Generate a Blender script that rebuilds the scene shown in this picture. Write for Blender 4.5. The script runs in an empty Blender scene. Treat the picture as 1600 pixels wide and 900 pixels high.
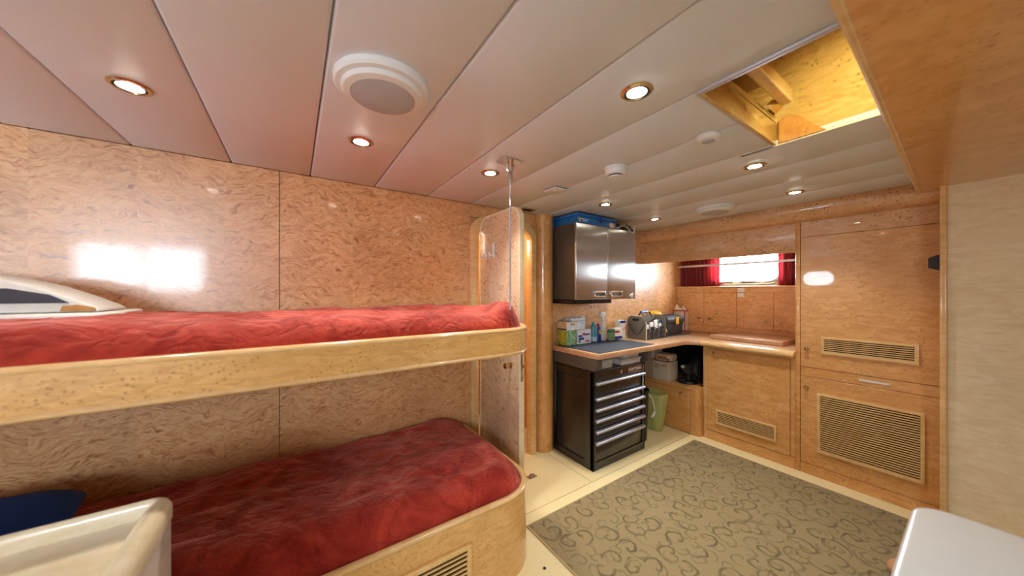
import bpy, bmesh, math, random
from mathutils import Vector, Matrix, noise
random.seed(7)
SC = bpy.context.scene
COL = SC.collection

# ------------------------------------------------------------------ camera, world, light, exposure
CAM_H = 1.356
cam = bpy.data.cameras.new('camera')
cam.sensor_width = 36.0
cam.lens = 36.0 * 500 / 1600
cam.shift_y = 5 / 1600
cam.clip_start = 0.02
cam.dof.use_dof = True
cam.dof.focus_distance = 2.3
cam.dof.aperture_fstop = 1.6
camo = bpy.data.objects.new('camera', cam)
camo.location = (0, 0, CAM_H)
camo.rotation_euler = (math.pi / 2, 0, -math.atan2(340, 500))
COL.objects.link(camo)
SC.camera = camo
vs = SC.view_settings
vs.view_transform = 'Standard'; vs.look = 'None'; vs.gamma = 1.0; vs.use_curve_mapping = False
vs.exposure = 0.36
SC.cycles.caustics_reflective = False
SC.cycles.caustics_refractive = False
SC.cycles.sample_clamp_indirect = 6

W = bpy.data.worlds.new('daylight'); SC.world = W
W.use_nodes = True
bg = W.node_tree.nodes['Background']
bg.inputs[0].default_value = (0.80, 0.91, 1.0, 1); bg.inputs[1].default_value = 52.0

def portal(name, loc, rot, sx, sy):
    l = bpy.data.lights.new(name, 'AREA'); l.shape = 'RECTANGLE'; l.size = sx; l.size_y = sy
    l.cycles.is_portal = True
    o = bpy.data.objects.new(name, l); o.location = loc; o.rotation_euler = rot; COL.objects.link(o)
portal('portal_hull_window', (4.10, 1.46, 1.62), (0, math.pi / 2, 0), 0.34, 0.70)
portal('portal_port_window', (-2.37, 1.83, 1.61), (0, -math.pi / 2, 0), 0.32, 0.52)
portal('portal_near_window', (-1.575, -1.69, 1.645), (math.pi / 2, 0, 0), 1.15, 0.61)
SPOT_W = 17.0
SPOT_COL = (1.0, 0.95, 0.87)

# ------------------------------------------------------------------ materials
def lin(h):
    h = h.lstrip('#'); c = [int(h[i:i + 2], 16) / 255 for i in (0, 2, 4)]
    return tuple(x / 12.92 if x <= 0.04045 else ((x + 0.055) / 1.055) ** 2.4 for x in c) + (1,)

class NT:
    def __init__(s, name):
        s.m = bpy.data.materials.new(name); s.m.use_nodes = True
        s.t = s.m.node_tree; s.t.nodes.clear()
        s.out = s.n('ShaderNodeOutputMaterial')
    def n(s, typ, **kw):
        nd = s.t.nodes.new(typ)
        for k, v in kw.items():
            setattr(nd, k, v)
        return nd
    def l(s, a, b): s.t.links.new(a, b)
    def val(s, sock, v):
        if isinstance(v, bpy.types.NodeSocket): s.l(v, sock)
        else: sock.default_value = v
    def math(s, op, a, b=0.0, c=0.0):
        nd = s.n('ShaderNodeMath', operation=op)
        s.val(nd.inputs[0], a); s.val(nd.inputs[1], b); s.val(nd.inputs[2], c)
        return nd.outputs[0]
    def pos(s): return s.n('ShaderNodeNewGeometry').outputs['Position']
    def sep(s, v):
        nd = s.n('ShaderNodeSeparateXYZ'); s.l(v, nd.inputs[0]); return nd.outputs
    def comb(s, x, y, z):
        nd = s.n('ShaderNodeCombineXYZ')
        for i, v in enumerate((x, y, z)): s.val(nd.inputs[i], v)
        return nd.outputs[0]
    def noise(s, vec, scale, detail=3, rough=0.5, dist=0.0):
        nd = s.n('ShaderNodeTexNoise'); s.l(vec, nd.inputs['Vector'])
        nd.inputs['Scale'].default_value = scale; nd.inputs['Detail'].default_value = detail
        nd.inputs['Roughness'].default_value = rough; nd.inputs['Distortion'].default_value = dist
        return nd.outputs['Fac']
    def ramp(s, fac, stops):
        nd = s.n('ShaderNodeValToRGB'); s.l(fac, nd.inputs[0])
        e = nd.color_ramp.elements
        while len(e) < len(stops): e.new(0.5)
        for i, (p, c) in enumerate(stops):
            e[i].position = p; e[i].color = lin(c) if isinstance(c, str) else (c, c, c, 1)
        return nd.outputs[0]
    def mix(s, fac, a, b, mode='MIX'):
        nd = s.n('ShaderNodeMix', data_type='RGBA', blend_type=mode)
        s.val(nd.inputs[0], fac)
        s.val(nd.inputs[6], lin(a) if isinstance(a, str) else a)
        s.val(nd.inputs[7], lin(b) if isinstance(b, str) else b)
        return nd.outputs[2]
    def bsdf(s, color, rough=0.5, **kw):
        p = s.n('ShaderNodeBsdfPrincipled')
        s.val(p.inputs['Base Color'], lin(color) if isinstance(color, str) else color)
        s.val(p.inputs['Roughness'], rough)
        for k, v in kw.items():
            s.val(p.inputs[k.replace('_', ' ')], v)
        s.l(p.outputs[0], s.out.inputs[0]); s.p = p
        return p
    def bump(s, h, strength, dist=0.01):
        b = s.n('ShaderNodeBump'); b.inputs['Strength'].default_value = strength; b.inputs['Distance'].default_value = dist
        s.l(h, b.inputs['Height']); s.l(b.outputs[0], s.p.inputs['Normal'])

def plain(name, color, rough=0.5, var=0.06, scale=30, **kw):
    t = NT(name)
    f = t.noise(t.pos(), scale, 2)
    c = lin(color); k = 1 - var
    col = t.mix(f, (c[0] * k * k, c[1] * k * k, c[2] * k * k, 1), (min(1, c[0] / k), min(1, c[1] / k), min(1, c[2] / k), 1))
    t.bsdf(col, rough, **kw)
    return t.m

def emissive(name, color, strength):
    t = NT(name); t.bsdf(color, 0.4)
    t.p.inputs['Emission Color'].default_value = lin(color); t.p.inputs['Emission Strength'].default_value = strength
    return t.m

def wood_wall(name, c0, c1, c2, leaf=0.29, axis=0, coat=0.45, rough=0.36):
    """book matched, strongly figured burl veneer in vertical leaves"""
    t = NT(name); p = t.sep(t.pos())
    a = p[axis]; z = p[2]
    m = t.math('PINGPONG', a, leaf)
    leafid = t.math('FLOOR', t.math('DIVIDE', a, leaf))
    wob = t.noise(t.comb(a, z, leafid), 9, 3)
    zz = t.math('ADD', z, t.math('MULTIPLY', m, 0.20))
    zz = t.math('ADD', zz, t.math('MULTIPLY', wob, 0.13))
    v = t.comb(t.math('MULTIPLY', m, 13), t.math('MULTIPLY', zz, 56), t.math('MULTIPLY', leafid, 0.37))
    f1 = t.noise(v, 1.0, 4, 0.62, 1.9)
    f2 = t.noise(t.comb(a, z, leafid), 1.8, 2)
    f3 = t.noise(t.comb(t.math('MULTIPLY', a, 90), t.math('MULTIPLY', z, 140), 0.0), 1.0, 2)
    col = t.ramp(f1, [(0.30, c2), (0.44, c1), (0.60, c0)])
    col = t.mix(t.math('MULTIPLY', f3, 0.16), col, c2)
    tint = t.ramp(f2, [(0.3, 0.84), (0.7, 1.06)])
    col = t.mix(1.0, col, tint, 'MULTIPLY')
    rg = t.math('ADD', rough - 0.10, t.math('MULTIPLY', f1, 0.22))
    t.bsdf(col, rg, Coat_Weight=coat, Coat_Roughness=0.05, Specular_IOR_Level=1.0)
    f4 = t.noise(t.comb(t.math('MULTIPLY', m, 45), t.math('MULTIPLY', zz, 110), leafid), 1.0, 3, 0.6, 1.5)
    t.bump(t.math('ADD', f1, f4), 0.09, 0.004)
    cb_ = t.n('ShaderNodeBump'); cb_.inputs['Strength'].default_value = 0.02; cb_.inputs['Distance'].default_value = 0.004
    t.l(t.math('ADD', f1, f4), cb_.inputs['Height']); t.l(cb_.outputs[0], t.p.inputs['Coat Normal'])
    return t.m

def wood_maple(name, c0, c1, c2, dots=0.55, scale=1.0, coat=0.5, rough=0.32, vertical=False):
    """golden burl maple: soft clouds, faint streaks, little dark eyes"""
    t = NT(name); P = t.pos(); p = t.sep(P)
    s = (22, 22, 7) if vertical else (9, 9, 30)
    v = t.comb(t.math('MULTIPLY', p[0], s[0] * scale), t.math('MULTIPLY', p[1], s[1] * scale), t.math('MULTIPLY', p[2], s[2] * scale))
    f1 = t.noise(v, 1.0, 4, 0.6, 1.3)
    f2 = t.noise(P, 5.0 * scale, 3, 0.5, 0.6)
    col = t.ramp(f1, [(0.34, c1), (0.62, c0)])
    f5 = t.noise(t.comb(t.math('MULTIPLY', p[0], 3.0), t.math('MULTIPLY', p[1], 3.0), t.math('MULTIPLY', p[2], 9.0)), 1.0, 5, 0.65, 2.2)
    col = t.mix(t.ramp(f5, [(0.52, 0.0), (0.60, 0.16), (0.66, 0.0)]), col, c2)
    col = t.mix(t.ramp(f2, [(0.40, 0.0), (0.70, 0.55)]), col, c1)
    vo = t.n('ShaderNodeTexVoronoi'); t.l(P, vo.inputs['Vector']); vo.inputs['Scale'].default_value = 46 * scale
    d = t.ramp(vo.outputs['Distance'], [(0.14, 1.0), (0.32, 0.0)])
    clus = t.ramp(t.noise(P, 7.0, 3), [(0.40, 0.0), (0.60, 1.0)])
    k = t.math('MULTIPLY', t.math('MULTIPLY', d, clus), dots)
    col = t.mix(k, col, c2)
    t.bsdf(col, rough, Coat_Weight=coat, Coat_Roughness=0.03, Specular_IOR_Level=0.6)
    return t.m

M = {}
M['wall_wood'] = wood_wall('figured_wall_veneer', '#eab982', '#d59a5e', '#985a2a')
M['wall_wood_y'] = wood_wall('figured_wall_veneer_side', '#eab982', '#d59a5e', '#985a2a', axis=1)
M['door_wood'] = wood_wall('figured_door_veneer', '#ecceac', '#debb96', '#bb9470', leaf=0.5, axis=1, rough=0.28)
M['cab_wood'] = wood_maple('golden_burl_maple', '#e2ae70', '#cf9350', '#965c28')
M['burl_dots'] = wood_maple('speckled_burl_maple', '#e0b286', '#cb9662', '#7d4e2a', dots=0.95)
M['rail_wood'] = wood_maple('pale_birdseye_maple', '#e0b270', '#cb9a56', '#8f5c2c', dots=0.6, scale=1.5)
M['edge_wood'] = wood_maple('solid_maple_edge', '#e8c48e', '#d8ad70', '#b58a58', dots=0.1, coat=0.6, rough=0.28)
M['amber_wood'] = wood_maple('amber_column_maple', '#d8a263', '#c08848', '#8d5c28', dots=0.5, vertical=True)
M['vent_wood'] = wood_maple('vent_maple', '#e8c48c', '#d9ae6c', '#c09050', dots=0.05, coat=0.4)
M['shaft_wood'] = wood_maple('hatch_burl_maple', '#dcbc7c', '#c8a05c', '#8a6430', dots=0.8)
M['ply'] = wood_maple('worktop_ply', '#d8b08c', '#c69a76', '#a87c58', dots=0.1, coat=0.6, rough=0.3)
def ceil_mat():
    t = NT('padded_ceiling_vinyl'); P = t.pos()
    f = t.noise(P, 2.0, 2)
    t.bsdf(t.mix(f, '#d8deec', '#dfe4f0'), 0.42, Specular_IOR_Level=0.4)
    t.bump(t.noise(P, 260, 2), 0.05, 0.002)
    return t.m
M['ceiling'] = ceil_mat()
M['ceil_base'] = plain('ceiling_backing', '#8d8078', 0.8)
def floor_mat():
    t = NT('cream_sheet_floor'); P = t.pos()
    f = t.noise(P, 3.0, 4, 0.6); g = t.noise(P, 60.0, 3)
    c = t.mix(f, '#d8c794', '#e4d6ab')
    c = t.mix(t.ramp(g, [(0.60, 0.0), (0.8, 0.35)]), c, '#b8a878')
    t.bsdf(c, 0.38, Specular_IOR_Level=0.5)
    return t.m
M['floor'] = floor_mat()
def velvet(name, a, b, tint):
    t = NT(name); P = t.pos()
    f = t.noise(P, 5.0, 5, 0.62, 1.2); g = t.noise(P, 28.0, 4, 0.6, 0.8)
    k = t.ramp(f, [(0.38, 0.0), (0.62, 1.0)])
    c = t.mix(k, a, b)
    c = t.mix(t.ramp(g, [(0.42, 0.0), (0.75, 0.5)]), c, a)
    t.bsdf(c, 0.75, Sheen_Weight=t.math('ADD', 0.35, t.math('MULTIPLY', k, 0.45)), Sheen_Roughness=0.5, Specular_IOR_Level=0.25)
    t.p.inputs['Sheen Tint'].default_value = lin(tint)
    w = t.n('ShaderNodeTexNoise'); t.l(P, w.inputs['Vector']); w.inputs['Scale'].default_value = 4.0; w.inputs['Detail'].default_value = 3
    wv = t.n('ShaderNodeVectorMath', operation='MULTIPLY_ADD'); t.l(w.outputs['Color'], wv.inputs[0]); wv.inputs[1].default_value = (0.35, 0.35, 0.35); t.l(P, wv.inputs[2])
    q = t.sep(wv.outputs[0])
    r1 = t.noise(t.comb(t.math('MULTIPLY', q[0], 7), t.math('MULTIPLY', q[1], 13), t.math('MULTIPLY', q[2], 7)), 1.0, 3, 0.5)
    ridge = t.ramp(t.math('ABSOLUTE', t.math('SUBTRACT', r1, 0.5)), [(0.0, 0.0), (0.09, 1.0)])
    t.bump(t.math('ADD', t.math('MULTIPLY', ridge, 0.5), t.noise(P, 13.0, 4, 0.55, 1.8)), 0.4, 0.02)
    return t.m
M['velvet'] = velvet('red_velvet', '#86170b', '#b23620', '#ffb4a4')
def rug_mat():
    t = NT('scroll_rug'); P = t.pos()
    dn = t.n('ShaderNodeTexNoise'); t.l(P, dn.inputs['Vector']); dn.inputs['Scale'].default_value = 9
    ds = t.n('ShaderNodeVectorMath', operation='MULTIPLY_ADD'); t.l(dn.outputs['Color'], ds.inputs[0])
    ds.inputs[1].default_value = (0.055, 0.055, 0); t.l(P, ds.inputs[2])
    v = ds.outputs[0]
    def scroll(scale, off, k, width):
        add = t.n('ShaderNodeVectorMath', operation='ADD'); t.l(v, add.inputs[0]); add.inputs[1].default_value = off
        vo = t.n('ShaderNodeTexVoronoi', voronoi_dimensions='2D'); t.l(add.outputs[0], vo.inputs['Vector'])
        vo.inputs['Scale'].default_value = scale; vo.inputs['Randomness'].default_value = 0.7
        sb = t.n('ShaderNodeVectorMath', operation='SUBTRACT'); t.l(add.outputs[0], sb.inputs[0]); t.l(vo.outputs['Position'], sb.inputs[1])
        q = t.sep(sb.outputs[0]); r = vo.outputs['Distance']
        rnd = t.sep(vo.outputs['Color'])
        th = t.math('ARCTAN2', q[1], q[0])
        sgn = t.math('SIGN', t.math('SUBTRACT', rnd[1], 0.5))
        ph = t.math('ADD', t.math('MULTIPLY', th, sgn), t.math('MULTIPLY', rnd[0], 6.28))
        s = t.math('SINE', t.math('ADD', t.math('MULTIPLY', ph, 0.5), t.math('MULTIPLY', r, k)))
        line = t.ramp(t.math('ABSOLUTE', s), [(width, 1.0), (width + 0.12, 0.0)])
        mask = t.ramp(r, [(0.50, 1.0), (0.62, 0.0)])
        return t.math('MULTIPLY', line, mask)
    a = scroll(7.6, (0, 0, 0), 6.4, 0.26)
    b = scroll(10.5, (3.3, 1.7, 0), 5.0, 0.26)
    m = t.math('MAXIMUM', a, t.math('MULTIPLY', b, 0.6))
    pile = t.noise(P, 420, 2); wear = t.noise(P, 14, 3)
    m = t.math('MULTIPLY', m, t.ramp(wear, [(0.3, 0.45), (0.6, 1.0)]))
    c = t.mix(pile, '#80714f', '#9c8c68')
    c = t.mix(t.math('MULTIPLY', m, 0.75), c, '#4f4530')
    t.bsdf(c, 0.95, Specular_IOR_Level=0.1, Sheen_Weight=0.15)
    t.bump(t.math('ADD', pile, t.math('MULTIPLY', m, -0.8)), 0.5, 0.004)
    return t.m
M['rug'] = rug_mat()
M['rug_edge'] = plain('rug_binding', '#b3a070', 0.9)
M['black'] = plain('black_paint', '#161413', 0.32, Specular_IOR_Level=0.5)
M['chest'] = plain('black_brown_enamel', '#221d19', 0.28, Coat_Weight=0.35, Coat_Roughness=0.12)
M['dark_grey'] = plain('dark_grey_steel', '#4a453f', 0.42)
M['bench_grey'] = plain('charcoal_steel', '#57504a', 0.4)
M['black_plastic'] = plain('black_plastic', '#191a1d', 0.45)
M['grey_plastic'] = plain('charcoal_plastic', '#33353a', 0.5)
M['rubber'] = plain('grey_rubber_mat', '#39434f', 0.6)
M['hollow_shade'] = plain('painted_hollow_shade', '#0d0c0c', 0.9)  # near-black stands in for shade inside vents, slots and the open shelf
M['chrome'] = plain('chrome', '#d6d6d6', 0.16, 0.02, Metallic=1.0)
M['brass'] = plain('brass', '#cdb488', 0.2, 0.03, Metallic=1.0)
M['alu'] = plain('satin_aluminium', '#c9ccda', 0.38, 0.03, Metallic=0.75)
ANISO = 0.0
def brushed():
    t = NT('brushed_stainless'); p = t.sep(t.pos())
    f = t.noise(t.comb(t.math('MULTIPLY', p[0], 3), p[1], t.math('MULTIPLY', p[2], 500)), 1, 2)
    t.bsdf(t.mix(f, '#b4b4b2', '#cccccb'), 0.34, Metallic=1.0, Anisotropic=1.0, Anisotropic_Rotation=ANISO)
    tg = t.n('ShaderNodeTangent', direction_type='RADIAL', axis='Z'); t.l(tg.outputs[0], t.p.inputs['Tangent'])
    return t.m
M['steel'] = brushed()
M['white_plastic'] = plain('white_plastic', '#e3e4e6', 0.4, 0.02)
M['grey_mesh'] = plain('grey_speaker_mesh', '#b4b7c2', 0.6, 0.03)
M['white_enamel'] = plain('white_enamel', '#dfe8ea', 0.22, 0.02, Coat_Weight=0.4)
M['cream'] = wood_maple('cream_lacquered_maple', '#ebdfc2', '#dfcda6', '#bfa878', dots=0.15, coat=0.5, rough=0.3)
M['pale_marble'] = wood_maple('pale_marbled_laminate', '#dcd3c6', '#c8beb3', '#a39a90', dots=0.2)
M['white_paint'] = plain('white_paint', '#e6e2da', 0.5, 0.03)
M['card'] = plain('white_cardboard', '#cdc3b0', 0.8)
M['card_tan'] = plain('tan_cardboard', '#b39a78', 0.85)
M['blue_paint'] = plain('blue_case_enamel', '#1766ad', 0.35)
M['teal'] = plain('teal_can_paint', '#4f9aa8', 0.35)
M['navy'] = plain('navy_blue_paint', '#17388c', 0.35)
M['yellow'] = plain('yellow_plastic', '#eeb010', 0.4)
M['red'] = plain('red_plastic', '#b8202c', 0.4)
M['orange'] = plain('orange_print', '#d8742c', 0.6)
M['green_box'] = plain('green_sponge_pack', '#8fb58c', 0.6)
M['green_dark'] = plain('green_band', '#4f8f68', 0.6)
M['cloth_grey'] = plain('grey_canvas', '#6b655f', 0.9)
M['cloth_dark'] = plain('dark_canvas', '#2e2d30', 0.9)
M['piping_cream'] = plain('cream_piping', '#c8c2a0', 0.8)
M['white_bag'] = plain('white_paper_bag', '#cfc9c4', 0.6)
M['linen'] = plain('white_linen', '#ded9d0', 0.9)
M['blue_cloth'] = plain('deep_blue_cloth', '#0f3f86', 0.9)
M['brown_print'] = plain('brown_print', '#a8763c', 0.8)
M['dark_print'] = plain('charcoal_print', '#3a3942', 0.8)
M['tan_wood'] = plain('tan_pink_wood', '#b98a6c', 0.5)
M['lamp'] = emissive('lamp_glow', '#fff4e0', 30.0)
def translucent(name, a, b, tr):
    t = NT(name); f = t.noise(t.pos(), 40, 2)
    d = t.n('ShaderNodeBsdfDiffuse'); t.l(t.mix(f, a, b), d.inputs[0])
    q = t.n('ShaderNodeBsdfTranslucent'); q.inputs[0].default_value = lin(b)
    mx = t.n('ShaderNodeMixShader'); mx.inputs[0].default_value = tr
    t.l(d.outputs[0], mx.inputs[1]); t.l(q.outputs[0], mx.inputs[2]); t.l(mx.outputs[0], t.out.inputs[0])
    return t.m
M['curtain'] = translucent('red_curtain', '#7c2c36', '#c8666e', 0.5)
M['green_bag'] = translucent('translucent_green_plastic', '#c0ca80', '#d0d898', 0.35)
def clear(name, tint, keep):
    t = NT(name)
    tr = t.n('ShaderNodeBsdfTransparent'); tr.inputs[0].default_value = lin(tint)
    g = t.n('ShaderNodeBsdfGlossy'); g.inputs[1].default_value = 0.08
    f = t.noise(t.pos(), 12, 1)
    mx = t.n('ShaderNodeMixShader'); t.l(t.math('ADD', keep, t.math('MULTIPLY', f, 0.02)), mx.inputs[0])
    t.l(tr.outputs[0], mx.inputs[1]); t.l(g.outputs[0], mx.inputs[2]); t.l(mx.outputs[0], t.out.inputs[0])
    return t.m
M['glass'] = clear('window_glass', '#ffffff', 0.06)
M['dimming_glass'] = clear('dimming_window_glass', '#e8eaec', 0.06)  # grey tint added to hold back daylight at the two unseen windows
def milky(name, col, op):
    t = NT(name); f = t.noise(t.pos(), 25, 1)
    t.bsdf(t.mix(f, col, '#ffffff'), 0.25, Alpha=op)
    return t.m
M['clear_box'] = milky('clear_plastic_box', '#c8ccc8', 0.55)
M['clear_bottle'] = milky('clear_spray_plastic', '#dfe4e2', 0.8)
def box_print(name, bgc, blobs, scale):
    """printed carton: patches of colours on a ground"""
    t = NT(name); P = t.pos(); c = lin(bgc)
    col = None
    for i, (cc, lo) in enumerate(blobs):
        ad = t.n('ShaderNodeVectorMath', operation='ADD'); t.l(P, ad.inputs[0]); ad.inputs[1].default_value = (i * 3.1, i * 1.7, i * 0.9)
        f = t.ramp(t.noise(ad.outputs[0], scale, 2, 0.5, 0.5), [(lo, 0.0), (lo + 0.04, 1.0)])
        col = t.mix(f, c if col is None else col, cc)
    t.bsdf(col, 0.5)
    return t.m
M['cat_print'] = box_print('yellow_green_print', '#b7b23c', [('#e8cf30', 0.52), ('#4f8a2a', 0.58), ('#d8862a', 0.64), ('#2d4a22', 0.63)], 45)
M['leaf_print'] = box_print('green_speckle_print', '#8fc08a', [('#3f8f5a', 0.52), ('#d8dcae', 0.58), ('#2c6a48', 0.62)], 55)
M['peach_print'] = box_print('peach_print', '#dcbfa4', [('#e8dcd0', 0.55), ('#6f5c52', 0.66)], 30)
M['ice_print'] = box_print('pale_blue_print', '#dfe6ee', [('#b8cfe4', 0.55), ('#ffffff', 0.6)], 25)
M['wipes_print'] = box_print('magazine_paper', '#e6e2e4', [('#9fb4d0', 0.60), ('#ffffff', 0.55)], 40)

# ------------------------------------------------------------------ mesh building
class B:
    def __init__(s): s.v = []; s.f = []
    def add(s, v, f):
        o = len(s.v); s.v += [Vector(p) for p in v]; s.f += [tuple(i + o for i in q) for q in f]; return s
    def box(s, x0, y0, z0, x1, y1, z1):
        return s.add([(x0, y0, z0), (x1, y0, z0), (x1, y1, z0), (x0, y1, z0), (x0, y0, z1), (x1, y0, z1), (x1, y1, z1), (x0, y1, z1)],
                     [(0, 3, 2, 1), (4, 5, 6, 7), (0, 1, 5, 4), (1, 2, 6, 5), (2, 3, 7, 6), (3, 0, 4, 7)])
    def lathe(s, prof, c, n=28, axis='z'):
        v = []; f = []
        for r, h in prof:
            for i in range(n):
                a = 2 * math.pi * i / n; p = (r * math.cos(a), r * math.sin(a), h)
                if axis == 'x': p = (p[2], p[0], p[1])
                elif axis == 'y': p = (p[1], p[2], p[0])
                v.append((c[0] + p[0], c[1] + p[1], c[2] + p[2]))
        for j in range(len(prof) - 1):
            for i in range(n):
                k = (i + 1) % n
                f.append((j * n + i, j * n + k, (j + 1) * n + k, (j + 1) * n + i))
        if prof[0][0] > 1e-5: f.append(tuple(reversed(range(n))))
        if prof[-1][0] > 1e-5: f.append(tuple(range((len(prof) - 1) * n, len(prof) * n)))
        return s.add(v, f)
    def cyl(s, c, r, h, axis='z', n=24): return s.lathe([(r, 0), (r, h)], c, n, axis)
    def tube(s, pts, r, n=8, closed=False):
        pts = [Vector(p) for p in pts]; N = len(pts); v = []; f = []; up = None
        for i, p in enumerate(pts):
            a = pts[(i - 1) % N] if (closed or i > 0) else p; b = pts[(i + 1) % N] if (closed or i < N - 1) else p
            d = (b - a).normalized()
            if up is None:
                up = Vector((0, 0, 1)) if abs(d.z) < 0.9 else Vector((1, 0, 0))
            sd = d.cross(up).normalized(); up = sd.cross(d).normalized()
            rr = r[i] if isinstance(r, (list, tuple)) else r
            for k in range(n):
                t = 2 * math.pi * k / n
                v.append(p + sd * (rr * math.cos(t)) + up * (rr * math.sin(t)))
        for i in range(N if closed else N - 1):
            j = (i + 1) % N
            for k in range(n):
                q = (k + 1) % n
                f.append((i * n + k, i * n + q, j * n + q, j * n + k))
        if not closed:
            f.append(tuple(reversed(range(n)))); f.append(tuple(range((N - 1) * n, N * n)))
        return s.add(v, f)
    def prism(s, poly, lo, hi, axis='z'):
        n = len(poly)
        def P(a, b, h): return {'z': (a, b, h), 'x': (h, a, b), 'y': (a, h, b)}[axis]
        v = [P(a, b, lo) for a, b in poly] + [P(a, b, hi) for a, b in poly]
        f = [tuple(reversed(range(n))), tuple(range(n, 2 * n))] + [(i, (i + 1) % n, n + (i + 1) % n, n + i) for i in range(n)]
        return s.add(v, f)
    def ring(s, outer, inner, lo, hi, axis='z'):
        n = len(outer)
        def P(a, b, h): return {'z': (a, b, h), 'x': (h, a, b), 'y': (a, h, b)}[axis]
        v = [P(*p, lo) for p in outer] + [P(*p, lo) for p in inner] + [P(*p, hi) for p in outer] + [P(*p, hi) for p in inner]
        f = []
        for i in range(n):
            j = (i + 1) % n
            f += [(i, j, n + j, n + i), (2 * n + i, 3 * n + i, 3 * n + j, 2 * n + j), (i, 2 * n + i, 2 * n + j, j), (n + i, n + j, 3 * n + j, 3 * n + i)]
        return s.add(v, f)
    def sweep(s, prof, path):
        """prof: closed list of (offset along left normal, z); path: open list of (x, y)"""
        n = len(prof); v = []; f = []
        for i, p in enumerate(path):
            a = path[max(i - 1, 0)]; b = path[min(i + 1, len(path) - 1)]
            d = Vector((b[0] - a[0], b[1] - a[1])).normalized(); nx, ny = -d.y, d.x
            for o, z in prof: v.append((p[0] + nx * o, p[1] + ny * o, z))
        for i in range(len(path) - 1):
            for k in range(n):
                q = (k + 1) % n
                f.append((i * n + k, i * n + q, (i + 1) * n + q, (i + 1) * n + k))
        f.append(tuple(reversed(range(n)))); f.append(tuple(range((len(path) - 1) * n, len(path) * n)))
        return s.add(v, f)
    def grid(s, fn, nu, nv):
        v = [fn(i / nu, j / nv) for j in range(nv + 1) for i in range(nu + 1)]
        f = [(j * (nu + 1) + i, j * (nu + 1) + i + 1, (j + 1) * (nu + 1) + i + 1, (j + 1) * (nu + 1) + i) for j in range(nv) for i in range(nu)]
        return s.add(v, f)
    def ellipsoid(s, c, r, n=16, p=1.0):
        prof = [(math.cos(a), math.sin(a)) for a in [math.pi * (i / n - 0.5) for i in range(n + 1)]]
        o = len(s.v); s.lathe([(max(a, 0), b) for a, b in prof], (0, 0, 0), 2 * n)
        for k in range(o, len(s.v)):
            q = s.v[k]
            q = Vector([math.copysign(abs(x) ** p, x) for x in q])
            s.v[k] = Vector((c[0] + q.x * r[0], c[1] + q.y * r[1], c[2] + q.z * r[2]))
        return s
    def xf(s, m, start=0):
        for i in range(start, len(s.v)): s.v[i] = m @ s.v[i]
        return s

WL = {}
def mk(name, b, mat, parent=None, bevel=0.0, seg=2, smooth=35, origin=None):
    me = bpy.data.meshes.new(name)
    if parent is not None: o = WL[parent.name]
    elif origin is not None: o = Vector(origin)
    else:
        xs = [p.x for p in b.v]; ys = [p.y for p in b.v]; zs = [p.z for p in b.v]
        o = Vector(((min(xs) + max(xs)) / 2, (min(ys) + max(ys)) / 2, min(zs)))
    bm = bmesh.new(); vs_ = [bm.verts.new(p - o) for p in b.v]
    for q in b.f:
        try: bm.faces.new([vs_[i] for i in q])
        except ValueError: pass
    bmesh.ops.remove_doubles(bm, verts=bm.verts, dist=1e-5)
    bmesh.ops.recalc_face_normals(bm, faces=bm.faces)
    if bevel > 0:
        es = [e for e in bm.edges if len(e.link_faces) == 2 and e.calc_face_angle(0) > 0.6]
        bmesh.ops.bevel(bm, geom=es, offset=bevel, segments=seg, affect='EDGES', profile=0.5, clamp_overlap=True)
    bm.to_mesh(me); bm.free()
    if smooth:
        me.shade_smooth(); me.set_sharp_from_angle(angle=math.radians(smooth))
    me.materials.append(M[mat] if isinstance(mat, str) else mat)
    ob = bpy.data.objects.new(name, me); COL.objects.link(ob)
    if parent is not None: ob.parent = parent
    else: ob.location = o
    WL[ob.name] = o.copy()
    return ob

def tag(o, label, cat, group=None):
    o['label'] = label; o['category'] = cat
    if group: o['group'] = group
    return o
def struct(o, label=None, cat=None):
    o['kind'] = 'structure'
    if label: o['label'] = label
    if cat: o['category'] = cat
    return o
def thing(name, label, cat, loc, group=None):
    o = bpy.data.objects.new(name, None); o.empty_display_size = 0.05
    o.location = loc; COL.objects.link(o); WL[o.name] = Vector(loc)
    return tag(o, label, cat, group)
def rep(first, delta):
    c = first.copy(); COL.objects.link(c); c.location = first.location + Vector(delta); c.parent = first.parent
    WL[c.name] = WL[first.name]
    return c
def dup(root, loc, label=None):
    r = root.copy(); COL.objects.link(r); r.location = loc; WL[r.name] = Vector(loc)
    if label: r['label'] = label
    for ch in list(root.children):
        c = ch.copy(); COL.objects.link(c); c.parent = r
        for g in list(ch.children):
            d = g.copy(); COL.objects.link(d); d.parent = c
    return r
def text_mesh(name, txt, size, mat, parent, mtx, depth=0.0006):
    cu = bpy.data.curves.new(name, 'FONT'); cu.body = txt; cu.size = size; cu.extrude = depth; cu.align_x = 'CENTER'; cu.align_y = 'CENTER'
    tmp = bpy.data.objects.new('tmp', cu); COL.objects.link(tmp)
    dg = bpy.context.evaluated_depsgraph_get()
    me = bpy.data.meshes.new_from_object(tmp.evaluated_get(dg))
    bpy.data.objects.remove(tmp)
    me.transform(Matrix.Translation(-WL[parent.name]) @ mtx); me.name = name
    me.materials.clear(); me.materials.append(M[mat])
    ob = bpy.data.objects.new(name, me); COL.objects.link(ob); ob.parent = parent; WL[ob.name] = WL[parent.name]
    return ob
def facing(loc, d):
    """matrix that stands XY-plane art upright at loc, facing direction d ('-y' or '-x')"""
    r = Matrix.Rotation(math.pi / 2, 4, 'X')
    if d == '-x': r = Matrix.Rotation(-math.pi / 2, 4, 'Z') @ r
    return Matrix.Translation(loc) @ r
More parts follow.
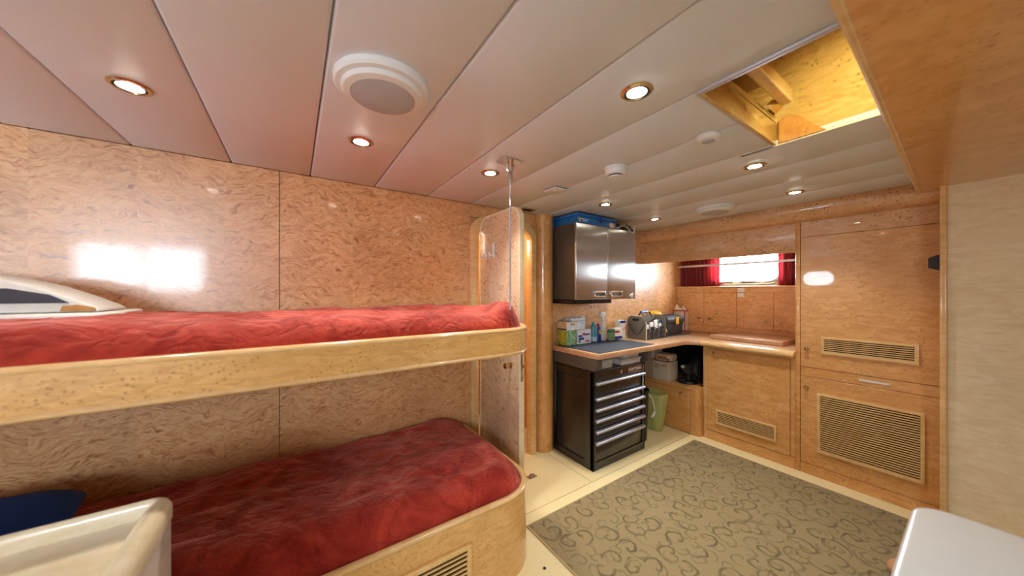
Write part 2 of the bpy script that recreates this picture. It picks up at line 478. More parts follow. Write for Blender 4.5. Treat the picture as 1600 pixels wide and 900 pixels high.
def marks(b, x0, x1, z0, z1, y, rows=1, axis='y', seed=1):
    """small raised strokes standing for print too small to read"""
    rd = random.Random(seed); h = (z1 - z0) / rows
    for k in range(rows):
        x = x0
        while x < x1:
            w = (x1 - x0) * rd.uniform(0.05, 0.12)
            za = z0 + k * h + h * 0.15; zb = z0 + (k + 1) * h - h * 0.15
            if axis == 'y': b.box(x, y - 0.0008, za, min(x + w, x1), y + 0.0004, zb)
            else: b.box(y - 0.0008, x, za, y + 0.0004, min(x + w, x1), zb)
            x += w * 1.25
    return b
def rrect(x0, z0, x1, z1, r, n=8, corners=(1, 1, 1, 1)):
    """rounded rectangle, counter-clockwise from lower left; corners: ll, lr, ur, ul"""
    out = []
    for (cx, cz, a0, on) in ((x0 + r, z0 + r, 180, corners[0]), (x1 - r, z0 + r, 270, corners[1]), (x1 - r, z1 - r, 0, corners[2]), (x0 + r, z1 - r, 90, corners[3])):
        for i in range(n + 1):
            a = math.radians(a0 + 90 * i / n)
            if on: out.append((cx + r * math.cos(a), cz + r * math.sin(a)))
            else:
                sx = -1 if a0 in (180, 90) else 1; sz = -1 if a0 in (180, 270) else 1
                e = 1e-4 * (i - n / 2)
                out.append((cx + sx * r, cz + sz * r))
    return out

# ------------------------------------------------------------------ room shell
YB = 2.12      # back wall face
ZC = 2.0       # ceiling face
XR = 3.15      # cupboard fronts
XL = 3.90      # locker fronts

fl = struct(mk('floor', B().box(-2.3, -1.75, -0.08, 4.2, 3.3, -0.004), 'ceil_base'))
for x0, y0, x1, y1 in ((-2.3, 1.562, 1.747, 2.44), (1.751, 1.562, 3.95, 2.44), (-2.3, -1.7, 3.95, 1.558), (1.0, 2.444, 1.9, 3.25)):
    mk('floor_panel', B().box(x0, y0, -0.006, x1, y1, 0.0), 'floor', fl, 0.0008, 1)

DX0, DX1, DZ = 1.125, 1.622, 1.875     # door opening
wb = struct(mk('wall_back', B().box(-2.3, YB + 0.015, 0, DX0 - 0.02, YB + 0.04, 2.08).box(DX1 + 0.02, YB + 0.015, 0, 4.2, YB + 0.04, 2.08).box(DX0 - 0.02, YB + 0.015, DZ + 0.005, DX1 + 0.02, YB + 0.04, 2.08), 'wall_wood'))
for x0, z0, x1, z1 in ((-2.3, 0, -0.0675, 2.0), (-0.0645, 0, 1.066, 2.0), (DX0 - 0.057, 1.907, 1.67, 2.0), (1.672, 0, 1.80, 2.0), (1.803, 0, 2.93, 2.0), (2.933, 0, 4.05, 2.0)):
    mk('wall_panel', B().box(x0, YB, z0, x1, YB + 0.0155, z1), 'amber_wood' if x0 == 1.672 else 'wall_wood', wb, 0.001, 1)
def port_wall(hole, ylo, yhi, zlo, zhi, x0, x1):
    ys = [p[0] for p in hole]; zs = [p[1] for p in hole]
    cy, cz = (min(ys) + max(ys)) / 2, (min(zs) + max(zs)) / 2
    a, b, c, d = min(ys) - 0.01, max(ys) + 0.01, min(zs) - 0.01, max(zs) + 0.01
    outer = []
    for (y, z) in hole:
        dy, dz = y - cy, z - cz
        k = min((b - cy) / max(abs(dy), 1e-6), (d - cz) / max(abs(dz), 1e-6))
        outer.append((cy + dy * k, cz + dz * k))
    m = B().ring(outer, hole, x0, x1, 'x')
    # corners of the inner rectangle and the rest of the wall
    for (yy, zz) in ((a, c), (b, c), (b, d), (a, d)):
        near = sorted(outer, key=lambda p: (p[0] - yy) ** 2 + (p[1] - zz) ** 2)
        e1 = min((p for p in outer if abs(p[1] - zz) < 1e-6), key=lambda p: abs(p[0] - yy), default=None)
        e2 = min((p for p in outer if abs(p[0] - yy) < 1e-6), key=lambda p: abs(p[1] - zz), default=None)
        if e1 and e2 and e1 != e2: m.prism([e1, (yy, zz), e2], x0, x1, 'x')
    m.box(x0, ylo, zlo, x1, a, zhi).box(x0, b, zlo, x1, yhi, zhi).box(x0, a, zlo, x1, b, c).box(x0, a, d, x1, b, zhi)
    return m
PY0, PY1, PZ0, PZ1 = 1.60, 2.07, 1.465, 1.755
struct(mk('wall_left', port_wall(rrect(PY0, PZ0, PY1, PZ1, 0.13, 8), -1.75, 2.16, 0, 2.08, -2.36, -2.3), 'wall_wood_y'))
w3 = struct(mk('window_3', B().ring(rrect(PY0 - 0.025, PZ0 - 0.025, PY1 + 0.025, PZ1 + 0.025, 0.155, 8), rrect(PY0 + 0.012, PZ0 + 0.012, PY1 - 0.012, PZ1 - 0.012, 0.118, 8), -2.31, -2.28, 'x'), 'chrome', None, 0.004, 2))
mk('pane', B().prism(rrect(PY0, PZ0, PY1, PZ1, 0.13, 8), -2.335, -2.33, 'x'), 'dimming_glass', w3)
# near wall behind the camera, with a big window opening
wn = struct(mk('wall_near', B().box(-2.3, -1.76, 0, -2.15, -1.70, 2.08).box(-1.0, -1.76, 0, 3.2, -1.70, 2.08).box(-2.15, -1.76, 0, -1.0, -1.70, 1.34).box(-2.15, -1.76, 1.95, -1.0, -1.70, 2.08), 'wall_wood'))
w2 = struct(mk('window_2', B().ring([(-2.15, 1.34), (-1.0, 1.34), (-1.0, 1.95), (-2.15, 1.95)], [(-2.12, 1.37), (-1.03, 1.37), (-1.03, 1.92), (-2.12, 1.92)], -1.75, -1.695, 'y'), 'white_paint'))
mk('mullion', B().box(-1.595, -1.74, 1.37, -1.555, -1.70, 1.92), 'white_paint', w2)
mk('pane', B().box(-2.12, -1.725, 1.37, -1.03, -1.720, 1.92), 'dimming_glass', w2)
# right-hand near return with light edge trim
wr = struct(mk('wall_right_near', B().box(2.965, -1.70, 0, 3.2, 0.118, 2.0), 'cream'))
mk('edge_trim', B().box(2.95, 0.108, 0, 3.15, 0.134, 1.94), 'edge_wood', wr, 0.006, 3)
bp = tag(mk('door_bumper', B().prism([(2.985, 1.475), (3.045, 1.475), (3.045, 1.56), (2.985, 1.56)], 0.134, 0.142, 'y').add(
    [(2.985, .142, 1.475), (3.045, .142, 1.475), (3.045, .142, 1.56), (2.985, .142, 1.56), (2.995, .175, 1.49), (3.035, .175, 1.49), (3.035, .175, 1.545), (2.995, .175, 1.545)],
    [(0, 1, 5, 4), (1, 2, 6, 5), (2, 3, 7, 6), (3, 0, 4, 7), (4, 5, 6, 7)]), 'black_plastic'), 'small black bumper on the pale edge trim at far right', 'bumper')

# passage beyond the door
struct(mk('wall_passage', B().box(0.95, 3.10, 0, 2.0, 3.15, 2.05).box(0.95, 2.165, 0, 1.0, 3.1, 2.05).box(1.90, 2.165, 0, 1.95, 3.1, 2.05), 'amber_wood'))
struct(mk('ceiling_passage', B().box(0.95, 2.165, 1.98, 2.0, 3.15, 2.05), 'ceiling'))
pl = bpy.data.lights.new('passage_lamp', 'POINT'); pl.energy = 14; pl.color = (1, .82, .55); pl.shadow_soft_size = 0.08
plo = bpy.data.objects.new('passage_lamp', pl); plo.location = (1.3, 2.7, 1.8); COL.objects.link(plo)

# ceiling: padded panels along Y, groove between, hole for the hatch
HX0, HX1, HY0, HY1 = 1.084, 1.757, -0.30, 0.512
cl = struct(mk('ceiling', B().box(-2.3, -1.75, 2.022, HX0, 2.2, 2.08).box(HX1 + 0.015, -1.75, 2.022, 4.2, 2.2, 2.08).box(HX0, HY1, 2.022, HX1, 2.2, 2.08).box(HX0, -1.75, 2.022, HX1, HY0, 2.08), 'ceil_base'))
seams = [-0.597 + 0.3352 * k for k in range(-6, 12)]
for a, b_ in zip(seams[:-1], seams[1:]):
    a2, b2 = max(a, -2.3) + 0.0012, min(b_, 3.10) - 0.0012
    if b2 - a2 < 0.05: continue
    cuts = [(-1.70, HY0 - 0.003), (HY1 + 0.012, YB)] if (a2 > 1.0 and b2 < 1.80) else [(-1.70, YB)]
    for y0, y1 in cuts:
        mk('ceiling_panel', B().box(a2, y0, ZC, b2, y1, 2.0225), 'ceiling', cl, 0.009, 3)

# cornice along the cupboards
prof = [(3.07, 2.0), (3.062, 1.965), (3.066, 1.935), (3.08, 1.905), (3.10, 1.885), (3.13, 1.873), (3.20, 1.873), (3.20, 2.0)]
struct(mk('trim_1', B().prism(prof, 0.12, YB, 'y'), 'burl_dots'), 'speckled burl cornice under the ceiling above the cupboards', 'cornice')
# valance above the hull window
vp = [(3.15, 1.873), (3.15, 1.675), (3.155, 1.66), (3.165, 1.652), (3.178, 1.652), (3.186, 1.66), (3.188, 1.67), (3.188, 1.873)]
struct(mk('trim_2', B().prism(vp, 0.8005, YB, 'y'), 'burl_dots'), 'golden burl valance board above the hull window', 'valance')
# overhead beam near the camera
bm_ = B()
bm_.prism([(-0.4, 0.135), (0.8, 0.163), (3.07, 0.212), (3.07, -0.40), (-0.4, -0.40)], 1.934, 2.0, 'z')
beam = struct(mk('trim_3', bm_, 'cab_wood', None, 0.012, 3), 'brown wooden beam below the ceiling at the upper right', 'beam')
mk('edge_strip', B().tube([(0.8, 0.161, 1.944), (3.06, 0.210, 1.944)], 0.012, 10), 'edge_wood', beam)

# hatch shaft
hz = 2.50
hs = struct(mk('trim_4', B().box(HX0 - 0.02, HY0 - 0.02, 2.03, HX0, HY1 + 0.14, hz).box(HX1, HY0 - 0.02, 2.0, HX1 + 0.02, HY1 + 0.14, hz)
     .box(HX0, HY0 - 0.02, 2.02, HX1, HY0, hz).box(HX0, HY1, 2.10, HX1, HY1 + 0.14, 2.12).box(HX0, HY1 + 0.12, 2.09, HX1, HY1 + 0.14, hz).box(HX0 - .02, HY0 - .02, hz, HX1 + .02, HY1 + 0.14, hz + 0.02), 'shaft_wood'),
     'golden burl lined ceiling hatch shaft lit from inside', 'hatch')
mk('lip', B().box(HX0, HY1 - 0.003, 1.998, HX1, HY1 + 0.012, 2.09), 'shaft_wood', hs, 0.002)
mk('rail', B().box(HX0 + 0.01, HY1 - 0.085, 2.115, HX1 - 0.10, HY1 - 0.045, 2.17), 'edge_wood', hs, 0.008, 3)
mk('rail_top', B().box(HX0 + 0.01, HY1 - 0.02, 2.20, HX1 - 0.16, HY1 + 0.10, 2.215), 'shaft_wood', hs, 0.004)
mk('bracket', B().prism([(0.35, 2.0), (0.50, 2.0), (0.50, 2.10), (0.47, 2.115), (0.43, 2.09), (0.38, 2.03)], HX1 - 0.012, HX1 - 0.001, 'x'), 'amber_wood', hs, 0.002)
mk('hook', B().add([(1.66, .47, 2.13), (1.60, .50, 2.12), (1.66, .50, 2.16), (1.70, .44, 2.16), (1.675, .49, 2.10)], [(0, 1, 2), (0, 2, 3), (0, 3, 4), (0, 4, 1), (1, 4, 2), (2, 4, 3)]), 'brass', hs)
mk('frame_strip', B().box(HX0 - 0.012, HY0, 1.992, HX0 + 0.008, HY1 + 0.012, 2.03), 'alu', hs, 0.003)
mk('frame_strip', B().box(HX1 - 0.004, HY0, 1.994, HX1 + 0.006, HY1 + 0.012, 2.004), 'white_paint', hs, 0.002)
hl = bpy.data.lights.new('hatch_lamp', 'SPOT'); hl.energy = 30.0; hl.color = (1, .87, .42); hl.spot_size = math.radians(72); hl.spot_blend = 0.8; hl.shadow_soft_size = 0.03
hlo = bpy.data.objects.new('hatch_lamp', hl); hlo.location = (HX0 + 0.05, -0.05, 2.16)
hlo.rotation_euler = (Vector((HX1, 0.27, 1.96)) - hlo.location).to_track_quat('-Z', 'Y').to_euler(); COL.objects.link(hlo)

# door frame with rounded head, column, door leaf
of = rrect(1.066, -0.004, 1.668, 1.905, 0.105, 8, (0, 0, 1, 1)); inn = rrect(DX0, -0.003, DX1, DZ - 0.02, 0.10, 8, (0, 0, 1, 1))
struct(mk('trim_5', B().ring(of, inn, YB - 0.028, YB + 0.046, 'y'), 'edge_wood', None, 0.005, 2), 'pale maple door frame with rounded head', 'door frame')
colp = [(1.775 + 0.085 * math.cos(math.radians(a)), 2.135 + 0.085 * math.sin(math.radians(a))) for a in range(180, 361, 10)]
struct(mk('trim_6', B().prism(colp, 0, 2.0, 'z'), 'amber_wood', None), 'amber half-round wooden column beside the tool chest', 'column')
dl = thing('door_1', 'open figured-wood door with rounded top and two white hooks behind the bunks', 'door', (1.157, 1.85, 0.02))
dl['kind'] = 'structure'
DY0, DY1 = 1.60, 2.098
mk('door_panel', B().prism(rrect(DY0 + 0.004, 0.03, DY1, 1.882, 0.085, 8, (0, 0, 1, 1)), 1.140, 1.170, 'x'), 'door_wood', dl, 0.003)
mk('edge_band', B().ring(rrect(DY0 - 0.006, 0.02, DY1, 1.892, 0.09, 8, (0, 0, 1, 1)), rrect(DY0 + 0.006, 0.03, DY1 - 0.01, 1.880, 0.085, 8, (0, 0, 1, 1)), 1.1385, 1.176, 'x'), 'cream', dl, 0.002)
for yy in (2.005, 1.895):
    hk = mk('coat_hook', B().box(1.130, yy - 0.011, 1.585, 1.1395, yy + 0.011, 1.69), 'white_plastic', dl, 0.004, 3)
    mk('hook_prong', B().tube([(1.132, yy, 1.605), (1.110, yy + 0.004, 1.600), (1.104, yy + 0.004, 1.612), (1.102, yy + 0.004, 1.622)], [0.006, 0.006, 0.006, 0.005], 8), 'white_plastic', hk)
mk('door_knob', B().lathe([(0.020, 0), (0.020, -0.006), (0.008, -0.008), (0.008, -0.03), (0.017, -0.034), (0.018, -0.046), (0.010, -0.052), (0, -0.053)], (1.140, 1.69, 0.885), 20, 'x'), 'brass', dl)
lp = mk('latch_plate', B().box(1.148, DY0 - 0.009, 0.80, 1.166, DY0 - 0.005, 0.97), 'chrome', dl, 0.001)
mk('latch_bolt', B().box(1.151, DY0 - 0.022, 0.885, 1.163, DY0 - 0.006, 0.905), 'brass', lp, 0.002)

# ------------------------------------------------------------------ hull window, curtains, rail
wy0, wy1, wz0, wz1 = 1.12, 1.80, 1.455, 1.78
hole = rrect(wy0, wz0, wy1, wz1, 0.13, 8)
struct(mk('wall_hull', port_wall(hole, 0.6, 2.2, 0, 2.05, 4.05, 4.10), 'white_paint'))
struct(mk('wall_hull_outer', B().box(4.051, -1.75, 0, 4.099, 0.6, 2.08), 'white_paint'))
wf = struct(mk('window_1', B().ring(rrect(wy0 - 0.025, wz0 - 0.025, wy1 + 0.025, wz1 + 0.025, 0.155, 8), rrect(wy0 + 0.012, wz0 + 0.012, wy1 - 0.012, wz1 - 0.012, 0.118, 8), 4.03, 4.06, 'x'), 'chrome', None, 0.004, 2))
mk('pane', B().prism(rrect(wy0, wz0, wy1, wz1, 0.13, 8), 4.068, 4.074, 'x'), 'glass', wf)
for yy in (1.52, 1.30):
    mk('clamp', B().cyl((4.0, yy, wz0 - 0.004), 0.012, 0.035, 'x', 12).box(3.995, yy - 0.03, wz0 - 0.012, 4.005, yy + 0.03, wz0 + 0.002), 'chrome', wf, 0.002)
def curtain(y0, y1, waves, label, seed, pinch=0.0):
    b = B(); n = 90; rd = random.Random(seed); ph = [rd.uniform(-0.6, 0.6) for _ in range(40)]
    def fn(u, v):
        y = y0 + (y1 - y0) * u
        w = math.sin(u * waves * 2 * math.pi + ph[int(u * waves) % 40] * 0.5)
        z = 1.412 + v * 0.34
        y += pinch * (1 - u) * (1 - v) * (1 - v)
        return (3.985 + 0.026 * w * (0.7 + 0.3 * v), y, z)
    b.grid(fn, n, 6)
    o = mk('curtain', b, 'curtain', None, 0, 2, 80)
    md = o.modifiers.new('cloth', 'SOLIDIFY'); md.thickness = 0.002
    return tag(o, label, 'curtain', 'window curtains')
curtain(1.675, 2.105, 10, 'wide gathered dark red curtain left of the hull window', 3)
curtain(0.86, 1.145, 6, 'narrow mauve red curtain right of the hull window', 5, 0.03)
tag(mk('curtain_rail', B().box(3.90, 0.80, 1.638, 3.912, 2.115, 1.662), 'alu', None, 0.004, 2), 'grey metal rail running across the hull window', 'rail')

# ------------------------------------------------------------------ cupboards on the right
def knob(parent, x, y, z, s=1.0):
    k = mk('knob', B().lathe([(0.013 * s, 0.002), (0.013 * s, -0.004), (0.006 * s, -0.006), (0.006 * s, -0.016), (0.012 * s, -0.019), (0.0135 * s, -0.025), (0.009 * s, -0.031), (0, -0.032)], (x, y, z), 16, 'x'), 'brass', parent)
    return k
def vent_x(parent, x, y0, z0, y1, z1, n, fw=0.018):
    """louvred vent on a face looking to -x"""
    mk('vent_shade', B().box(x - 0.0015, y0 + 0.004, z0 + 0.004, x + 0.002, y1 - 0.004, z1 - 0.004), 'hollow_shade', parent)  # black sheet on the uncut door paints the shade between slats
    o = [(y0, z0), (y1, z0), (y1, z1), (y0, z1)]; i = [(y0 + fw, z0 + fw), (y1 - fw, z0 + fw), (y1 - fw, z1 - fw), (y0 + fw, z1 - fw)]
    mk('vent_frame', B().ring(o, i, x - 0.012, x, 'x'), 'vent_wood', parent, 0.003, 2)
    h = (z1 - z0 - 2 * fw) / n; first = None
    for k in range(n):
        z = z0 + fw + h * k
        if first is None:
            first = mk('slat', B().add([(x - 0.010, y0 + fw, z + h * .1), (x - 0.010, y1 - fw, z + h * .1), (x - 0.002, y1 - fw, z + h * 0.05), (x - 0.002, y0 + fw, z + h * 0.05),
                                        (x - 0.010, y0 + fw, z + h * 0.60), (x - 0.010, y1 - fw, z + h * 0.60), (x - 0.002, y1 - fw, z + h * 0.54), (x - 0.002, y0 + fw, z + h * 0.54)],
                                       [(0, 3, 2, 1), (4, 5, 6, 7), (0, 1, 5, 4), (1, 2, 6, 5), (2, 3, 7, 6), (3, 0, 4, 7)]), 'vent_wood', parent, 0, 2, 0)
        else: rep(first, (0, 0, h * k))

tc = thing('tall_cupboard', 'full-height golden burl cupboard with two louvred doors at the right', 'cupboard', (3.5, 0.46, 0))
mk('carcass', B().box(XR + 0.012, 0.12, 0.0, 4.03, 0.777, 1.873), 'cab_wood', tc)
mk('stile', B().box(XR, 0.7735, 0.0, XR + 0.014, 0.80, 1.873), 'cab_wood', tc, 0.002)
mk('plinth', B().box(XR, 0.12, 0.0, XR + 0.013, 0.772, 0.078), 'cab_wood', tc, 0.001, 1)
mk('header_panel', B().box(XR, 0.12, 1.760, XR + 0.013, 0.770, 1.873), 'burl_dots', tc, 0.0015, 1)
mk('middle_panel', B().box(XR, 0.12, 0.724, XR + 0.013, 0.770, 0.790), 'cab_wood', tc, 0.0015, 1)
ud = mk('upper_door', B().box(XR - 0.002, 0.135, 0.7935, XR + 0.013, 0.769, 1.7565), 'cab_wood', tc, 0.0015, 1)
vent_x(ud, XR - 0.002, 0.216, 0.903, 0.657, 1.030, 7); knob(ud, XR - 0.002, 0.732, 0.933)
ld = mk('lower_door', B().box(XR - 0.002, 0.135, 0.081, XR + 0.013, 0.769, 0.7205), 'cab_wood', tc, 0.0015, 1)
vent_x(ld, XR - 0.002, 0.194, 0.184, 0.678, 0.616, 26); knob(ld, XR - 0.002, 0.734, 0.645)
mk('white_label', B().box(XR - 0.0035, 0.335, 0.752, XR - 0.0005, 0.47, 0.764), 'white_plastic', tc)

lc = thing('low_cabinet', 'counter-height golden maple cabinet with one louvred door', 'cabinet', (3.5, 1.13, 0))
mk('carcass', B().box(XR + 0.012, 0.801, 0.0, 3.885, 1.468, 0.842), 'cab_wood', lc)
mk('plinth', B().box(XR, 0.801, 0.0, XR + 0.013, 1.437, 0.084), 'cab_wood', lc, 0.001, 1)
mk('stile', B().box(XR, 0.801, 0.088, XR + 0.013, 0.829, 0.842), 'cab_wood', lc, 0.001, 1)
qp = [(XR + 0.034 - 0.034 * math.sin(math.radians(a)), 1.436 + 0.034 * math.cos(math.radians(a))) for a in range(0, 91, 10)] + [(XR + 0.034, 1.436)]
mk('corner_post', B().prism(qp, 0.0, 0.842, 'z'), 'edge_wood', lc)
d = mk('door', B().box(XR - 0.002, 0.832, 0.088, XR + 0.013, 1.434, 0.826), 'cab_wood', lc, 0.0015, 1)
vent_x(d, XR - 0.002, 0.913, 0.160, 1.353, 0.290, 7, 0.016); knob(d, XR - 0.002, 1.36, 0.80)

nose = [(3.20, 0.846), (3.125, 0.846), (3.108, 0.853), (3.102, 0.868), (3.108, 0.884), (3.125, 0.894), (3.16, 0.899), (3.20, 0.899)]
ct = tag(mk('counter_top', B().box(3.20, 0.802, 0.846, 3.885, 1.60, 0.884), 'ply', None, 0.002), 'wooden counter on the louvred low cabinet with rounded front edge', 'counter')
mk('nosing', B().prism(nose, 0.802, 1.472, 'y'), 'edge_wood', ct, 0.002)
tag(mk('raised_board', B().box(3.43, 0.955, 0.885, 3.88, 1.53, 0.922), 'ply', None, 0.003), 'raised wooden board on the counter below the lockers', 'board')

lk = thing('wall_lockers', 'row of four small figured-wood locker doors under the hull window', 'locker', (3.95, 1.45, 0.885))
mk('carcass', B().box(XL + 0.012, 0.778, 0.60, 4.045, 2.118, 1.405), 'burl_dots', lk)
mk('ledge', B().box(XL - 0.004, 0.778, 1.395, 4.045, 2.118, 1.411), 'edge_wood', lk, 0.003)
mk('top_strip', B().box(XL, 0.778, 1.344, XL + 0.013, 2.118, 1.394), 'burl_dots', lk, 0.001, 1)
mk('base_strip', B().box(XL, 0.778, 0.886, XL + 0.013, 2.118, 0.963), 'burl_dots', lk, 0.001, 1)
for (y0, y1, ky) in ((1.806, 2.117, 1.853), (1.4775, 1.8025, 1.735), (1.1575, 1.4745, 1.217), (0.779, 1.1545, 1.095)):
    dd = mk('locker_door', B().box(XL - 0.001, y0, 0.967, XL + 0.013, y1, 1.340), 'burl_dots', lk, 0.0012, 1)
    knob(dd, XL - 0.001, ky, 1.046, 0.9)
mk('catch_plate', B().box(XL - 0.004, 1.405, 1.347, XL + 0.002, 1.465, 1.388), 'white_plastic', lk, 0.001)
mk('catch_plate', B().box(XL - 0.005, 1.405, 1.295, XL + 0.002, 1.465, 1.337), 'white_plastic', lk, 0.001)

# low corner cabinet, open shelf above it
cc = thing('corner_cabinet', 'low amber wooden cabinet with shelf top under the worktop corner', 'cabinet', (3.5, 1.83, 0))
mk('carcass', B().box(3.114, 1.555, 0.0, 3.885, 2.118, 0.425), 'cab_wood', cc)
mk('front_rail', B().box(3.10, 1.555, 0.412, 3.116, 2.118, 0.436), 'cab_wood', cc, 0.001, 1)
mk('front_panel', B().box(3.10, 1.825, 0.012, 3.116, 2.118, 0.409), 'cab_wood', cc, 0.001, 1)
d = mk('door', B().box(3.099, 1.558, 0.012, 3.115, 1.822, 0.409), 'cab_wood', cc, 0.001, 1)
knob(d, 3.099, 1.64, 0.372)
mk('shelf_top', B().box(3.098, 1.545, 0.426, 3.885, 2.118, 0.440), 'cab_wood', cc, 0.002)
qp = [(3.165 - 0.065 * math.sin(math.radians(a)), 1.482 + 0.065 * math.cos(math.radians(a))) for a in range(0, 91, 10)] + [(3.165, 1.482)]
qp = [(3.10, 1.553), (3.10, 1.52)] + [(3.145 - 0.045 * math.cos(math.radians(a)), 1.515 - 0.045 * math.sin(math.radians(a))) for a in range(0, 91, 10)] + [(3.19, 1.470), (3.19, 1.553)]
mk('corner_post', B().prism(qp, 0.0, 0.452, 'z'), 'amber_wood', cc)
mk('back_panel', B().box(3.868, 1.474, 0.44, 3.885, 2.118, 0.84).box(3.12, 2.100, 0.44, 3.868, 2.118, 0.84).box(3.20, 1.470, 0.453, 3.868, 1.476, 0.84), 'hollow_shade', cc)  # inner faces near-black, painting in the deep shade of the open shelf

# ------------------------------------------------------------------ worktop, bench frame, mat
tag(mk('worktop', B().prism([(1.852, 2.118), (1.852, 1.63), (1.872, 1.602), (1.90, 1.592), (3.06, 1.592), (3.10, 1.575), (3.14, 1.53), (3.155, 1.475), (3.199, 1.475), (3.199, 1.601), (3.885, 1.601), (3.885, 2.118)], 0.846, 0.885, 'z'), 'ply', None, 0.003, 2),
    'long plywood worktop over the black tool chest', 'worktop')
bf = thing('workbench_support', 'charcoal steel support frame under the left end of the worktop', 'frame', (2.2, 1.86, 0.747))
def bracket(x0, x1):
    sec = [(1.64, 0.748), (2.11, 0.748), (2.11, 0.845), (1.615, 0.845), (1.613, 0.80), (1.618, 0.765)]
    return B().prism([(y, z) for y, z in sec], x0, x1, 'x')
mk('side_beam', bracket(1.855, 1.925), 'bench_grey', bf, 0.006, 3)
mk('side_beam', bracket(2.515, 2.56), 'bench_grey', bf, 0.006, 3)
mk('back_beam', B().box(1.925, 2.05, 0.79, 2.515, 2.11, 0.845), 'bench_grey', bf, 0.003)
tag(mk('bench_mat', B().prism([(1.885, 2.075), (1.895, 1.618), (2.64, 1.632), (2.60, 2.08)], 0.885, 0.889, 'z'), 'rubber', None, 0.0008, 1), 'dark blue-grey rubber mat on the worktop', 'mat')

# ------------------------------------------------------------------ tool chest
ch = thing('tool_chest', 'black steel tool chest with six drawers and long silver handles', 'tool chest', (2.175, 1.855, 0))
cx0, cx1, cy0, cy1, cz1 = 1.85, 2.50, 1.64, 2.085, 0.745
mk('body', B().box(cx0 + 0.012, cy0 + 0.02, 0.01, cx1 - 0.012, cy1, cz1 - 0.002), 'chest', ch)
# left side: frame round a slot and a recessed panel
fr = B().box(cx0, cy0, 0, cx0 + 0.014, 1.728, cz1).box(cx0, 2.045, 0, cx0 + 0.014, cy1, cz1).box(cx0, 1.728, 0, cx0 + 0.014, 2.045, 0.058).box(cx0, 1.728, 0.682, cx0 + 0.014, 2.045, cz1)
mk('side_frame', fr, 'chest', ch, 0.002)
mk('side_panel', B().box(cx0 + 0.004, 1.732, 0.062, cx0 + 0.016, 1.992, 0.678), 'chest', ch, 0.003)
mk('side_slot', B().box(cx0 + 0.009, 1.994, 0.060, cx0 + 0.0135, 2.043, 0.680), 'hollow_shade', ch)
mk('side_panel', B().box(cx1 - 0.014, cy0, 0, cx1, cy1, cz1), 'chest', ch, 0.002)
mk('front_frame', B().box(cx0, cy0, 0, cx0 + 0.026, cy0 + 0.03, cz1).box(cx1 - 0.034, cy0, 0, cx1, cy0 + 0.03, cz1).box(cx0 + 0.026, cy0, 0, cx1 - 0.034, cy0 + 0.03, 0.062).box(cx0 + 0.026, cy0, 0.672, cx1 - 0.034, cy0 + 0.03, cz1), 'chest', ch, 0.002)
hz_ = [0.655, 0.538, 0.455, 0.374, 0.290, 0.205]
lows = [0.556, 0.473, 0.392, 0.308, 0.223, 0.066]
for zt, zb in zip(hz_, lows):
    dr = mk('drawer', B().box(cx0 + 0.030, cy0 + 0.005, zb, cx1 - 0.040, cy0 + 0.022, zt + 0.012), 'chest', ch, 0.0025, 2)
    hp = [(cy0 + 0.004, zt + 0.012), (cy0 - 0.018, zt + 0.010), (cy0 - 0.026, zt + 0.002), (cy0 - 0.026, zt - 0.008), (cy0 - 0.018, zt - 0.012), (cy0 + 0.004, zt - 0.008)]
    mk('handle', B().prism(hp, cx0 + 0.022, cx1 - 0.022, 'x'), 'alu', dr, 0.002, 2)
mk('lock', B().lathe([(0.013, 0), (0.013, -0.005), (0.009, -0.008), (0, -0.008)], (2.178, cy0, 0.705), 16, 'y'), 'chrome', ch)
bd = mk('badge', B().box(2.265, cy0 - 0.004, 0.686, 2.445, cy0 + 0.001, 0.728), 'black_plastic', ch, 0.001, 1)
mk('badge_rim', B().ring([(2.267, 0.688), (2.443, 0.688), (2.443, 0.726), (2.267, 0.726)], [(2.271, 0.691), (2.439, 0.691), (2.439, 0.723), (2.271, 0.723)], cy0 - 0.0055, cy0 - 0.0035, 'y'), 'orange', bd)
text_mesh('badge_lettering', 'CRAFTSMAN', 0.029, 'white_plastic', bd, facing((2.355, cy0 - 0.0052, 0.707), '-y'))

def organizer(x0, y0, z0, x1, y1, z1, label):
    o = thing('organizer_box', label, 'plastic box', ((x0 + x1) / 2, (y0 + y1) / 2, z0), 'clear plastic organizers under the worktop')
    mk('tray', B().box(x0 + 0.006, y0 + 0.006, z0, x1 - 0.006, y1 - 0.006, z1 - 0.010), 'clear_box', o, 0.004)
    mk('lid', B().box(x0, y0, z1 - 0.010, x1, y1, z1), 'clear_box', o, 0.003)
    mk('contents', B().box(x0 + 0.02, y0 + 0.015, z0 + 0.004, x1 - 0.05, y1 - 0.02, z0 + (z1 - z0) * 0.5), 'card', o, 0.003)
organizer(1.945, 1.66, 0.747, 2.115, 1.90, 0.815, 'clear plastic box on the tool chest beside the charcoal frame')
organizer(2.20, 1.65, 0.747, 2.47, 1.88, 0.796, 'wide clear plastic box above the chest badge, lower of two')
organizer(2.24, 1.66, 0.797, 2.46, 1.87, 0.838, 'clear plastic box stacked on the wide one under the worktop')

